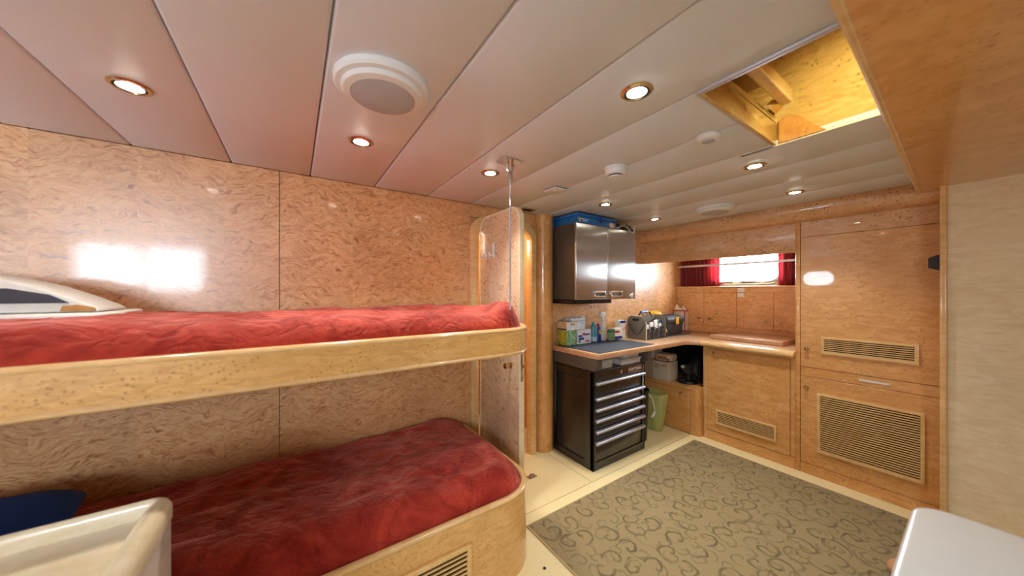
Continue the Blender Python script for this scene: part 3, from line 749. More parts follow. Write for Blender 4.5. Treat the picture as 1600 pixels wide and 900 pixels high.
# ------------------------------------------------------------------ steel wall cabinet and what lies on it
sx0, sx1, sy0, sz0, sz1 = 1.842, 2.598, 1.80, 1.288, 1.903
sc = thing('wall_cabinet', 'stainless two-door wall cabinet above the worktop', 'cabinet', (2.22, 1.96, sz0))
mk('body', B().box(sx0, sy0 + 0.022, sz0, sx1, YB - 0.002, sz1), 'dark_grey', sc, 0.004)
mk('under_bracket', B().box(sx0 + 0.02, sy0 + 0.06, sz0 - 0.038, 2.34, YB - 0.002, sz0 + 0.001), 'black_plastic', sc, 0.006)
for (a, b_, h0, h1, lock) in ((sx0 - 0.006, 2.209, 2.035, 2.175, False), (2.2125, sx1 + 0.004, 2.245, 2.40, True)):
    dr = mk('door', B().box(a, sy0, sz0 - 0.002, b_, sy0 + 0.021, sz1 - 0.001), 'steel', sc, 0.005, 3)
    zz = sz0 + 0.045
    hd = mk('handle', B().ring(rrect(h0, zz - 0.024, h1, zz + 0.024, 0.006, 3), rrect(h0 + 0.012, zz - 0.016, h1 - 0.010, zz + 0.010, 0.005, 3), sy0 - 0.010, sy0 + 0.001, 'y'), 'chrome', dr, 0.002)
    mk('handle_recess', B().box(h0 + 0.012, sy0 - 0.002, zz - 0.016, h1 - 0.010, sy0 + 0.001, zz + 0.010), 'dark_grey', dr)
    if lock:
        mk('lock', B().lathe([(0.012, 0), (0.012, -0.006), (0.008, -0.012), (0, -0.012)], (2.233, sy0, zz + 0.002), 16, 'y'), 'chrome', dr)
        e = B()
        P3 = [(2.515, 1.318), (2.56, 1.338), (2.545, 1.300)]
        for i in range(3):
            p, q = P3[i], P3[(i + 1) % 3]
            e.tube([(p[0], sy0 - 0.001, p[1]), (q[0], sy0 - 0.001, q[1])], 0.0035, 6)
        mk('emblem', e, 'white_plastic', dr)

bc = thing('tool_case', 'flat blue metal case lying on top of the steel wall cabinet', 'case', (2.10, 1.96, sz1))
bx0, bx1, by0, bz0, bz1 = 1.862, 2.345, 1.815, 1.905, 1.988
mk('lower_shell', B().box(bx0, by0, bz0, bx1, 2.10, bz0 + 0.058), 'blue_paint', bc, 0.004)
mk('lid', B().box(bx0 - 0.002, by0 - 0.002, bz0 + 0.0595, bx1 + 0.002, 2.102, bz1), 'blue_paint', bc, 0.005)
mk('clasp', B().box(2.135, by0 - 0.008, 1.935, 2.155, by0, 1.975), 'navy', bc, 0.002)
mk('carry_handle', B().tube([(2.10, by0 - 0.002, 1.955), (2.11, by0 - 0.014, 1.948), (2.18, by0 - 0.014, 1.948), (2.19, by0 - 0.002, 1.955)], 0.004, 8), 'navy', bc)
mk('lettering', marks(marks(B(), 1.91, 1.995, 1.937, 1.945, by0, 1, 'y', 3), 1.93, 1.98, 1.923, 1.931, by0, 1, 'y', 4), 'white_plastic', bc)
mk('emblem', B().prism([(1.875, 1.945), (1.905, 1.945), (1.897, 1.932), (1.899, 1.915), (1.881, 1.915), (1.883, 1.932)], by0 - 0.0012, by0, 'y'), 'yellow', bc)
mk('sticker', B().box(2.255, by0 - 0.0012, 1.908, 2.315, by0, 1.946), 'peach_print', bc)
cb = B(); rd = random.Random(11)
for k in range(7):
    x = 2.38 + 0.028 * k; pts = []
    for j in range(9):
        t = j / 8
        pts.append((x + 0.03 * math.sin(3 * t + k) + 0.05 * t * rd.uniform(0.6, 1.2), 2.02 - 0.225 * t + 0.012 * math.sin(5 * t + k), 1.912 + 0.070 * math.sin(math.pi * min(t * 1.15, 1)) * rd.uniform(0.6, 1.0)))
    cb.tube(pts, 0.0055, 6)
cbt = thing('cable_bundle', 'tangle of grey cables lying on the steel cabinet beside the blue case', 'cables', (2.48, 1.93, 1.904))
mk('cables', cb, 'bench_grey', cbt)
mk('strap', B().tube([(2.50, 1.87, 1.91), (2.54, 1.84, 1.945), (2.58, 1.825, 1.94), (2.59, 1.825, 1.908)], 0.003, 6), 'piping_cream', cbt)
mk('drooping_cable', B().tube([(2.39, 1.85, 1.925), (2.42, 1.80, 1.94), (2.46, 1.785, 1.925), (2.52, 1.788, 1.885), (2.56, 1.788, 1.892), (2.585, 1.80, 1.94), (2.57, 1.86, 1.955)], 0.005, 8), 'card', cbt)
mk('drooping_cable', B().tube([(2.43, 1.87, 1.93), (2.47, 1.80, 1.95), (2.50, 1.784, 1.925), (2.545, 1.786, 1.90), (2.575, 1.80, 1.915), (2.59, 1.86, 1.94)], 0.006, 8), 'grey_plastic', cbt)
mk('plug', B().box(2.45, 1.80, 1.915, 2.48, 1.835, 1.945), 'black_plastic', cbt, 0.004)
mk('plug', B().box(2.52, 1.80, 1.912, 2.545, 1.83, 1.95), 'cloth_grey', cbt, 0.004)
mk('plug', B().box(2.45, 1.85, 1.906, 2.49, 1.89, 1.93), 'black_plastic', cbt, 0.005)
mk('plug', B().box(2.40, 1.84, 1.906, 2.43, 1.875, 1.935), 'card', cbt, 0.005)

# ------------------------------------------------------------------ things on the worktop
ZT = 0.8892
def carton(name, x0, y0, z0, x1, y1, z1, front, side, label, cat, extra=None, group=None):
    t = thing(name, label, cat, ((x0 + x1) / 2, (y0 + y1) / 2, z0), group)
    mk('carton', B().box(x0, y0, z0, x1, y1, z1), side, t, 0.0015, 1)
    mk('front_panel', B().box(x0 + 0.002, y0 - 0.001, z0 + 0.002, x1 - 0.002, y0 + 0.001, z1 - 0.002), front, t)
    if extra: extra(t)
    return t
carton('snack_box', 1.922, 2.000, ZT, 2.042, 2.10, 1.018, 'leaf_print', 'cat_print', 'small yellow and green printed box on the rubber mat by the column', 'box')
def fz(t):
    mk('logo', B().box(1.955, 1.9845, 1.062, 2.005, 1.987, 1.08), 'yellow', t)
    mk('logo', B().box(1.909, 2.01, 1.062, 1.912, 2.045, 1.082), 'yellow', t)
    mk('dark_band', B().box(1.909, 1.99, 1.022, 1.911, 2.095, 1.034), 'dark_print', t)
carton('bag_box', 1.911, 1.986, 1.019, 2.130, 2.10, 1.092, 'ice_print', 'peach_print', 'white and peach carton with yellow logo lying on the printed boxes', 'box', fz)
carton('bag_box', 2.00, 2.02, 1.093, 2.17, 2.11, 1.116, 'ice_print', 'ice_print', 'thin pale blue carton on top of the box pile by the column', 'box')
def dt(t):
    mk('print', B().box(2.065, 1.9935, 0.925, 2.13, 1.9955, 0.945).box(2.06, 1.9935, 0.95, 2.11, 1.9955, 0.968), 'navy', t)
    mk('red_mark', B().box(2.115, 1.9925, 0.965, 2.145, 1.9955, 0.985).box(2.15, 1.9925, 0.905, 2.20, 1.9955, 0.917), 'red', t)
    mk('green_mark', B().lathe([(0.014, 0), (0.014, -0.001), (0, -0.001)], (2.075, 1.9945, 0.915), 14, 'y'), 'green_dark', t)
    mk('lettering', marks(B(), 2.14, 2.205, 0.96, 0.98, 1.9935, 1, 'y', 9), 'navy', t)
carton('detergent_box', 2.050, 1.995, ZT, 2.222, 2.075, 1.014, 'white_plastic', 'white_plastic', 'white carton with red and blue print between green box and teal can', 'box', dt)
jg = thing('white_bottle', 'tall white square bottle standing behind the red and blue printed carton', 'bottle', (2.215, 2.095, ZT))
mk('body', B().box(2.185, 2.079, ZT, 2.245, 2.112, 1.085), 'white_plastic', jg, 0.008, 3)
mk('cap', B().box(2.19, 2.081, 1.086, 2.24, 2.110, 1.122), 'white_plastic', jg, 0.006, 3)
cn = thing('spray_can', 'teal aerosol can with pale cap on the rubber mat', 'spray can', (2.285, 2.02, ZT))
mk('can', B().lathe([(0.030, 0), (0.031, 0.004), (0.031, 0.135), (0.027, 0.148), (0.020, 0.152)], (2.285, 2.02, ZT), 24), 'teal', cn)
mk('cap', B().lathe([(0.0195, 0.152), (0.0195, 0.172), (0.015, 0.180), (0, 0.181)], (2.285, 2.02, ZT), 20), 'teal', cn)
mk('label_band', B().lathe([(0.0314, 0.012), (0.0314, 0.05)], (2.285, 2.02, ZT), 24), 'ice_print', cn)
wd = thing('oil_can', 'blue and yellow WD-40 spray can with red cap', 'spray can', (2.348, 2.02, ZT))
mk('can', B().lathe([(0.025, 0), (0.026, 0.004), (0.026, 0.118), (0.021, 0.130), (0.014, 0.134)], (2.348, 2.02, ZT), 24), 'navy', wd)
mk('cap', B().lathe([(0.0145, 0.134), (0.0145, 0.158), (0.011, 0.164), (0, 0.164)], (2.348, 2.02, ZT), 18), 'red', wd)
sh = mk('shield', B().prism([(2.331, 0.965), (2.347, 0.958), (2.363, 0.965), (2.364, 1.000), (2.330, 1.000)], 1.9925, 1.9955, 'y'), 'yellow', wd)
text_mesh('lettering', 'WD-40', 0.0105, 'navy', sh, facing((2.347, 1.992, 0.985), '-y'))
sb = thing('spray_bottle', 'tall clear white trigger spray bottle against the back wall', 'spray bottle', (2.425, 2.035, ZT))
mk('body', B().lathe([(0.030, 0), (0.034, 0.006), (0.034, 0.10), (0.028, 0.14), (0.016, 0.175), (0.013, 0.195)], (2.425, 2.035, ZT), 24), 'clear_bottle', sb)
mk('collar', B().lathe([(0.017, 0.195), (0.017, 0.215), (0.012, 0.218)], (2.425, 2.035, ZT), 18), 'white_plastic', sb)
mk('trigger_head', B().prism([(2.395, 1.107), (2.44, 1.107), (2.462, 1.135), (2.462, 1.150), (2.44, 1.162), (2.392, 1.158), (2.385, 1.140)], 2.023, 2.047, 'y'), 'white_plastic', sb, 0.004)
mk('trigger', B().tube([(2.445, 2.035, 1.125), (2.462, 2.035, 1.10), (2.466, 2.035, 1.065)], 0.006, 8), 'white_plastic', sb)
gp = thing('sponge_pack', 'small pale green pack with darker band beside the spray bottle', 'pack', (2.49, 1.985, ZT))
mk('pack', B().box(2.458, 1.965, ZT, 2.522, 2.005, 0.992), 'green_box', gp, 0.005, 3)
mk('band', B().box(2.4575, 1.9645, 0.962, 2.5225, 2.0055, 0.9925), 'green_dark', gp, 0.005, 3)
def wy(t):
    mk('red_lettering', marks(B(), 2.565, 2.635, 0.948, 0.975, 1.9985, 1, 'y', 21), 'red', t)
    mk('blue_band', B().box(2.545, 1.998, 0.890, 2.675, 2.000, 0.918), 'navy', t)
carton('wipes_box', 2.540, 2.000, 0.8855, 2.680, 2.06, 0.994, 'wipes_print', 'wipes_print', 'white carton with red lettering and blue base band', 'box', wy)
def tl(t):
    mk('blue_top', B().box(2.685, 2.0285, 1.035, 2.765, 2.0305, 1.062), 'navy', t)
    mk('orange_stripe', B().prism([(2.69, 0.955), (2.765, 0.985), (2.765, 0.995), (2.69, 0.965)], 2.0285, 2.0305, 'y'), 'orange', t)
carton('filter_box', 2.683, 2.030, 0.8855, 2.768, 2.09, 1.064, 'linen', 'ice_print', 'upright white carton with navy top and orange stripe left of the tool bag', 'box', tl)

tb = thing('tool_bag', 'grey canvas open tool bag with blue padded handle and full pockets', 'tool bag', (2.95, 1.91, 0.8855))
def endpanel(x):
    p = rrect(1.80, 0.886, 2.005, 1.115, 0.05, 6, (0, 0, 1, 1))
    return B().prism(p, x, x + 0.010, 'x')
e1 = mk('end_panel', endpanel(2.765), 'cloth_grey', tb, 0.002)
mk('grip_slot', B().box(2.7635, 1.875, 1.068, 2.766, 1.945, 1.088), 'hollow_shade', e1)
mk('cord_loop', B().tube([(2.761, 1.82 + 0.16 * k / 10, 1.03 - 0.10 * math.sin(math.pi * k / 10)) for k in range(11)], 0.003, 6), 'cloth_dark', e1)
mk('piping', B().tube([(2.770, 1.80, 0.888), (2.770, 1.80, 1.05), (2.770, 1.815, 1.085), (2.770, 1.85, 1.113), (2.770, 1.95, 1.113)], 0.006, 6), 'piping_cream', tb)
mk('end_panel', endpanel(3.10), 'cloth_grey', tb, 0.002)
mk('base', B().box(2.775, 1.815, 0.886, 3.10, 2.0, 0.95), 'cloth_dark', tb, 0.006)
mk('back_wall', B().box(2.775, 1.955, 0.95, 3.10, 1.968, 1.10), 'cloth_grey', tb, 0.003)
for k in range(4):
    x = 2.782 + 0.08 * k
    mk('pocket', B().grid(lambda u, v, x=x: (x + 0.072 * u, 1.815 - 0.018 * math.sin(math.pi * u) * (0.4 + 0.6 * v), 0.888 + v * (0.105 + 0.015 * (k % 2))), 8, 5), 'cloth_dark' if k % 2 else 'grey_plastic', tb)
    pp = mk('pocket_paper', B().box(x + 0.008, 1.822, 0.955, x + 0.060, 1.832, 1.035 + 0.018 * ((k * 7) % 3)).xf(Matrix.Translation((x + .03, 1.83, .98)) @ Matrix.Rotation(0.15 * (1 - k), 4, 'Y') @ Matrix.Translation((-x - .03, -1.83, -.98))), 'wipes_print', tb, 0.002)
mk('pliers_grip', B().tube([(2.99, 1.835, 0.98), (3.0, 1.828, 1.04), (3.02, 1.83, 1.07)], 0.007, 8), 'teal', tb)
mk('screwdriver_grip', B().tube([(3.06, 1.835, 0.99), (3.065, 1.825, 1.06)], 0.010, 8), 'navy', tb)
mk('divider', B().prism(rrect(2.80, 0.95, 3.09, 1.12, 0.05, 6, (0, 0, 1, 1)), 1.900, 1.910, 'y'), 'cloth_grey', tb, 0.002)
hn = mk('handle_bar', B().tube([(2.80, 1.905, 1.09), (2.81, 1.905, 1.125), (2.85, 1.905, 1.147), (2.95, 1.905, 1.150), (2.99, 1.905, 1.140), (3.02, 1.905, 1.09)], 0.008, 8), 'cloth_dark', tb)
mk('handle_pad', B().tube([(2.84, 1.905, 1.146), (2.90, 1.905, 1.151), (2.95, 1.905, 1.150)], 0.014, 10), 'blue_paint', hn)
mk('red_handle', B().tube([(2.79, 1.88, 1.10), (2.83, 1.87, 1.135)], 0.007, 8), 'red', tb)

dr = thing('cordless_drill', 'yellow power drill lying behind the tool bag', 'drill', (3.22, 1.95, 0.8855))
mk('motor_housing', B().lathe([(0.0, 0), (0.026, 0.004), (0.038, 0.02), (0.041, 0.06), (0.038, 0.13), (0.030, 0.15), (0.0, 0.151)], (0, 0, 0), 20, 'x').xf(Matrix.Translation((3.13, 2.03, 1.105)) @ Matrix.Rotation(-0.5, 4, 'Z')), 'yellow', dr)
mk('grip', B().box(-0.02, -0.02, -0.19, 0.02, 0.02, 0.0).xf(Matrix.Translation((3.195, 2.0, 1.085))), 'black_plastic', dr, 0.008, 3)
mk('battery', B().box(3.165, 1.97, 0.886, 3.24, 2.05, 0.925), 'black_plastic', dr, 0.006)
tag(mk('glue_bottle', B().lathe([(0.020, 0), (0.022, 0.004), (0.022, 0.045), (0.016, 0.055)], (3.155, 1.835, 0.8855), 20), 'black_plastic'), 'little black bottle with yellow nozzle between tool bag and toolbox', 'bottle')
gl = bpy.data.objects['glue_bottle']
mk('nozzle', B().lathe([(0.017, 0.055), (0.017, 0.062), (0.010, 0.085), (0.005, 0.10), (0, 0.10)], (3.155, 1.835, 0.8855), 18), 'yellow', gl)

tx = thing('toolbox', 'charcoal plastic toolbox with yellow latch on the worktop corner', 'toolbox', (3.43, 1.93, 0.8855))
bb = B(); x0, x1, y0, y1 = 3.262, 3.585, 1.872, 2.05
bb.add([(x0 + .02, y0 + .012, .886), (x1 - .02, y0 + .012, .886), (x1 - .02, y1 - .012, .886), (x0 + .02, y1 - .012, .886), (x0, y0, 1.02), (x1, y0, 1.02), (x1, y1, 1.02), (x0, y1, 1.02)],
       [(0, 3, 2, 1), (4, 5, 6, 7), (0, 1, 5, 4), (1, 2, 6, 5), (2, 3, 7, 6), (3, 0, 4, 7)])
mk('tub', bb, 'grey_plastic', tx, 0.006)
lidp = B().add([(x0 - .012, y0 - .012, 1.022), (x1 + .012, y0 - .012, 1.022), (x1 + .012, y1 + .01, 1.022), (x0 - .012, y1 + .01, 1.022), (x0 - .008, y0 - .008, 1.06), (x1 + .008, y0 - .008, 1.06), (x1 + .008, y1 + .006, 1.06), (x0 - .008, y1 + .006, 1.06),
                (x0 + .02, y0 + .03, 1.09), (x1 - .02, y0 + .03, 1.09), (x1 - .02, y1 - .02, 1.09), (x0 + .02, y1 - .02, 1.09)],
               [(0, 3, 2, 1), (0, 1, 5, 4), (1, 2, 6, 5), (2, 3, 7, 6), (3, 0, 4, 7), (4, 5, 9, 8), (5, 6, 10, 9), (6, 7, 11, 10), (7, 4, 8, 11), (8, 9, 10, 11)])
mk('lid', lidp, 'grey_plastic', tx, 0.005)
mk('latch', B().box(3.40, y0 - 0.022, 1.00, 3.45, y0 - 0.008, 1.075), 'yellow', tx, 0.004)
mk('carry_handle', B().box(3.34, 1.94, 1.089, 3.50, 1.975, 1.10), 'black_plastic', tx, 0.004)
tag(mk('tray_lid', B().box(3.23, 1.83, 0.8855, 3.66, 1.868, 0.894), 'black_plastic', None, 0.003), 'flat black strip lying in front of the toolbox', 'strip')
pb = thing('paper_bag', 'white bag with red trim standing in the corner behind the toolbox', 'bag', (3.84, 2.03, 0.8855))
mk('sack', B().add([(3.79, 1.97, .886), (3.875, 1.97, .886), (3.875, 2.10, .886), (3.79, 2.10, .886), (3.80, 1.965, 1.12), (3.865, 1.965, 1.12), (3.865, 2.105, 1.12), (3.80, 2.105, 1.12)],
                   [(0, 3, 2, 1), (0, 1, 5, 4), (1, 2, 6, 5), (2, 3, 7, 6), (3, 0, 4, 7), (4, 5, 6, 7)]), 'white_bag', pb, 0.006)
mk('top_trim', B().box(3.798, 1.963, 1.118, 3.867, 2.107, 1.132), 'red', pb, 0.003)
mk('side_trim', B().box(3.788, 1.964, 0.887, 3.796, 1.972, 1.12).box(3.787, 1.966, 0.886, 3.792, 2.10, 0.898), 'red', pb)
mk('crumpled_top', B().add([(3.80, 1.98, 1.13), (3.86, 1.98, 1.13), (3.86, 2.10, 1.13), (3.80, 2.10, 1.13), (3.825, 2.0, 1.19), (3.835, 2.04, 1.15), (3.83, 2.085, 1.20)],
                           [(0, 1, 4), (1, 2, 5), (1, 5, 4), (0, 4, 5), (2, 6, 5), (2, 3, 6), (3, 5, 6), (0, 5, 3)]), 'linen', pb)

# ------------------------------------------------------------------ things in the nook under the worktop
ZS = 0.441
wx = thing('carton_box', 'white cardboard box with brown print on the corner shelf', 'box', (3.22, 1.87, ZS))
mk('carton', B().box(3.125, 1.785, ZS, 3.30, 1.953, 0.632), 'card', wx, 0.002, 1)
mk('print', marks(marks(B(), 1.80, 1.87, 0.585, 0.60, 3.125, 1, 'x', 5), 1.89, 1.94, 0.56, 0.605, 3.125, 2, 'x', 6), 'brown_print', wx)
tag(mk('carton_box', B().box(3.128, 1.957, ZS, 3.30, 2.09, 0.645), 'card_tan', None, 0.002, 1), 'tan cardboard box left of the white one on the corner shelf', 'box')
tag(mk('carton_box', B().box(3.15, 1.965, 0.646, 3.32, 2.08, 0.77), 'card', None, 0.002, 1), 'pale carton stacked on the tan box under the worktop', 'box')
pk = thing('film_pack', 'shrink-wrapped pack lying on the white cardboard box', 'pack', (3.22, 1.86, 0.633))
mk('pack', B().ellipsoid((3.215, 1.862, 0.672), (0.085, 0.088, 0.038), 10, 0.45), 'peach_print', pk)
mk('band', B().box(3.126, 1.80, 0.655, 3.131, 1.90, 0.685), 'brown_print', pk)
fn_ = thing('desk_fan', 'black desk fan with round base on the corner shelf', 'fan', (3.30, 1.66, ZS))
mk('base', B().lathe([(0.095, 0), (0.098, 0.008), (0.090, 0.020), (0.03, 0.030), (0, 0.030)], (3.275, 1.675, ZS), 32), 'black_plastic', fn_)
mk('control_plate', B().lathe([(0.03, 0.0), (0.03, 0.008), (0, 0.008)], (3.23, 1.70, ZS + 0.024), 16), 'grey_plastic', fn_)
mk('stem', B().lathe([(0.030, 0.02), (0.022, 0.05), (0.022, 0.10)], (3.29, 1.665, ZS), 18), 'black_plastic', fn_)
mo = mk('motor_housing', B().box(3.23, 1.615, 0.53, 3.34, 1.70, 0.625), 'grey_plastic', fn_, 0.02, 3)
mk('oscillation_knob', B().lathe([(0.016, 0), (0.018, -0.004), (0.016, -0.02), (0, -0.02)], (3.23, 1.69, 0.60), 16, 'x'), 'card', mo)
cg = B()
for k in range(7):
    r = 0.125 * math.cos(k / 6 * 0.9) if k else 0.125
    cg.tube([(3.26 + 0.125 * 0 + r * math.cos(a) * 0.72 + 0.02, 1.60 - k * 0.011, 0.60 + r * math.sin(a)) for a in [2 * math.pi * i / 32 for i in range(32)]], 0.004, 6, True)
mk('guard', cg, 'black_plastic', fn_)
mk('fan_disc', B().lathe([(0.0, 0), (0.085, 0.004), (0.085, 0.03), (0.0, 0.034)], (3.28, 1.545, 0.60), 24, 'y'), 'grey_plastic', fn_)

bk = thing('bucket', 'tall black bucket with white handle beside the tool chest', 'bucket', (2.615, 1.80, 0))
mk('pail', B().lathe([(0.0, 0.0), (0.085, 0.0), (0.088, 0.004), (0.105, 0.44), (0.112, 0.444), (0.112, 0.46), (0.100, 0.46), (0.083, 0.02), (0, 0.02)], (2.615, 1.80, 0), 32), 'black_plastic', bk)
mk('bail', B().tube([(2.70, 1.745, 0.42), (2.735, 1.715, 0.36), (2.745, 1.70, 0.28), (2.73, 1.69, 0.245)], 0.004, 6), 'white_plastic', bk)
mk('grip', B().tube([(2.735, 1.692, 0.243), (2.66, 1.672, 0.225)], 0.010, 8), 'white_plastic', bk)
gb = thing('green_bin', 'translucent green plastic bin on the floor under the worktop', 'bin', (2.95, 1.85, 0))
def gfn(u, v):
    a = 2 * math.pi * u; s = 0.75 + 0.32 * v
    n_ = 1 + 0.03 * math.sin(7 * a + 5 * v)
    c, s2 = math.cos(a), math.sin(a)
    return (2.945 + 0.085 * s * n_ * math.copysign(abs(c) ** 0.7, c), 1.85 + 0.135 * s * n_ * math.copysign(abs(s2) ** 0.7, s2), 0.004 + 0.36 * v)
mk('bag', B().grid(gfn, 40, 10), 'green_bag', gb, 0, 2, 80)
mk('bag_base', B().box(2.892, 1.765, 0.001, 2.998, 1.935, 0.006), 'green_bag', gb)

# ------------------------------------------------------------------ bunks
def rail_path(off=0.0):
    r = 0.21 - off; p = [(-2.295, 1.24 + off), (-1.0, 1.24 + off), (0.0, 1.24 + off), (0.6, 1.24 + off), (0.82, 1.24 + off)]
    p += [(0.82 + r * math.sin(math.radians(a)), 1.45 - r * math.cos(math.radians(a))) for a in range(6, 91, 6)]
    p += [(1.03 - off, 1.6), (1.03 - off, 2.116)]
    return p
def bunk(name, label, z0, z1, beads, base_z):
    t = thing(name, label, 'bunk', (-0.6, 1.68, 0 if z0 < 0.1 else z0))
    mk('side_rail', B().sweep([(0, z0), (0.024, z0), (0.024, z1), (0, z1)], rail_path()), 'rail_wood', t)
    for z in beads:
        mk('edge_bead', B().sweep([(0.012 + 0.017 * math.cos(a), z + 0.011 * math.sin(a)) for a in [math.pi * k / 6 for k in range(12)]], rail_path()), 'edge_wood', t)
    plan = rail_path(0.024) + [(-2.295, 2.116)]
    mk('base_board', B().prism(plan, base_z, base_z + 0.02, 'z'), 'rail_wood', t)
    return t
up = bunk('upper_bunk', 'upper bunk bed with pale maple rail and rounded end', 1.062, 1.172, (1.172, 1.062), 1.060)
lo = bunk('lower_bunk', 'lower bunk bed base with rounded maple front and louvred vent', 0.0, 0.380, (0.382,), 0.28)
# vent in the lower front
vx0, vx1, vz0, vz1, vy = -0.05, 0.627, 0.055, 0.276, 1.24
mk('vent_shade', B().box(vx0 + .004, vy - 0.0015, vz0 + .004, vx1 - .004, vy + 0.001, vz1 - .004), 'hollow_shade', lo)  # flat black sheet as painted shade behind the slats, front is solid
mk('vent_frame', B().ring([(vx0, vz0), (vx1, vz0), (vx1, vz1), (vx0, vz1)], [(vx0 + .02, vz0 + .02), (vx1 - .02, vz0 + .02), (vx1 - .02, vz1 - .02), (vx0 + .02, vz1 - .02)], vy - 0.014, vy, 'y'), 'vent_wood', lo, 0.003)
h = (vz1 - vz0 - 0.04) / 9; first = None
for k in range(9):
    z = vz0 + 0.02 + h * k
    if first is None:
        first = mk('slat', B().add([(vx0 + .02, vy - .012, z + h * .1), (vx1 - .02, vy - .012, z + h * .1), (vx1 - .02, vy - .002, z), (vx0 + .02, vy - .002, z),
                                    (vx0 + .02, vy - .012, z + h * .45), (vx1 - .02, vy - .012, z + h * .45), (vx1 - .02, vy - .002, z + h * .35), (vx0 + .02, vy - .002, z + h * .35)],
                                   [(0, 3, 2, 1), (4, 5, 6, 7), (0, 1, 5, 4), (1, 2, 6, 5), (2, 3, 7, 6), (3, 0, 4, 7)]), 'vent_wood', lo, 0, 2, 0)
    else: rep(first, (0, 0, h * k))

def blanket(name, label, zb, ht, seed, bump=None, gap=0.032, rr=0.17, edge=0.13):
    y0, y1, x0, x1 = 1.24 + gap, 2.114, -2.29, 1.03 - gap
    def xmax(y):
        if y < y0 + rr: k = (y0 + rr - y) / rr; return x1 - rr + rr * math.sqrt(max(0, 1 - k * k))
        if y > y1 - 0.10: k = (y - y1 + 0.10) / 0.10; return x1 - 0.10 + 0.10 * math.sqrt(max(0, 1 - k * k))
        return x1
    nu, nv = 200, 70
    def fn(u, v):
        vv = v ** 1.35 if v < 0.999 else 1.0
        y = y0 + (y1 - y0) * vv
        uu = 1 - (1 - u) ** 1.5
        xm = xmax(y); x = x0 + (xm - x0) * uu
        # distance to front, right and back edges
        dfr = y - y0; dr_ = (xm - x) if y > y0 + rr else max(0.0, rr - math.hypot(max(0, x - (x1 - rr)), y - (y0 + rr))) if x > x1 - rr else dfr
        if x > x1 - rr and y < y0 + rr: d = max(0.0, rr - math.hypot(x - (x1 - rr), y - (y0 + rr)))
        else: d = min(dfr, xm - x)
        d = min(d, (y1 - y) * 1.6 + 0.02)
        k = min(d / edge, 1.0); s = math.sqrt(max(0.0, 1 - (1 - k) ** 2.4))
        p = Vector((x * 2.2, y * 3.0, seed))
        fold = noise.fractal(p, 0.9, 2.0, 4) * 0.021
        p2 = Vector((x * 5 + 2.0 * noise.noise(Vector((x * 3, y * 3, seed + 4))), y * 7 + x * 3, seed + 9))
        fold += (abs(noise.noise(p2)) ** 1.5) * -0.026
        z = zb + ht * s + fold * (0.3 + 0.7 * s) * (1.0 if s > 0 else 0)
        if bump: z += bump(x, y) * s
        if d < 0.02: y += 0.0
        return (x, y, z)
    b = B().grid(fn, nu, nv)
    o = mk(name, b, 'velvet', None, 0, 2, 180)
    return tag(o, label, 'blanket', 'red velvet blankets')
blanket('blanket', 'red velvet blanket covering the upper bunk mattress', 1.160, 0.102, 3.3,
        lambda x, y: 0.050 * math.exp(-((x - 0.90) / 0.085) ** 2 - ((y - 1.36) / 0.22) ** 2) - 0.010 * math.exp(-((x - 0.70) / 0.12) ** 2) + 0.008 * math.exp(-((x + 0.7) / 0.4) ** 2), edge=0.105)
blanket('blanket', 'red velvet blanket covering the lower bunk mattress', 0.340, 0.152, 8.1,
        lambda x, y: -0.035 * math.exp(-((x - 0.98) / 0.12) ** 2) * max(0, (y - 1.7) / 0.4), gap=0.030, edge=0.14)
for z0, z1, lab in ((1.082, 1.152, 'white mattress under the red blanket on the upper bunk'), (0.302, 0.332, 'white mattress under the red blanket on the lower bunk')):
    tag(mk('mattress', B().prism(rrect(-2.28, 1.295, 0.94, 2.09, 0.13, 6, (0, 1, 1, 0)), z0, z1, 'z'), 'linen', None, 0.02, 3), lab, 'mattress', 'bunk mattresses')

hr = thing('bunk_hanger', 'chrome rod hanging from a ceiling plate to hold the upper bunk', 'hanger', (0.884, 1.317, 1.19))
pt = mk('ceiling_plate', B().prism(rrect(0.825, 1.275, 0.943, 1.36, 0.012, 4), 1.9945, 2.0, 'z'), 'chrome', hr, 0.001, 1)
for dx in (-0.045, 0.045):
    for dy in (-0.03, 0.03):
        mk('screw', B().lathe([(0.007, 0), (0.006, -0.003), (0, -0.003)], (0.884 + dx, 1.317 + dy, 1.9945), 12), 'grey_mesh', pt)
mk('shackle', B().tube([(0.871, 1.317, 1.995), (0.868, 1.317, 1.965), (0.876, 1.317, 1.945), (0.892, 1.317, 1.945), (0.900, 1.317, 1.965), (0.897, 1.317, 1.995)], 0.006, 8), 'chrome', hr)
mk('clevis', B().box(0.874, 1.308, 1.905, 0.879, 1.326, 1.955).box(0.889, 1.308, 1.905, 0.894, 1.326, 1.955).cyl((0.868, 1.317, 1.943), 0.006, 0.032, 'x', 10), 'chrome', hr, 0.001)
mk('terminal', B().lathe([(0.010, 0.0), (0.009, -0.02), (0.006, -0.05), (0.0055, -0.13), (0.004, -0.135)], (0.884, 1.317, 1.912), 14), 'chrome', hr)
mk('rod', B().cyl((0.884, 1.317, 1.19), 0.0042, 0.60, 'z', 10), 'grey_mesh', hr)

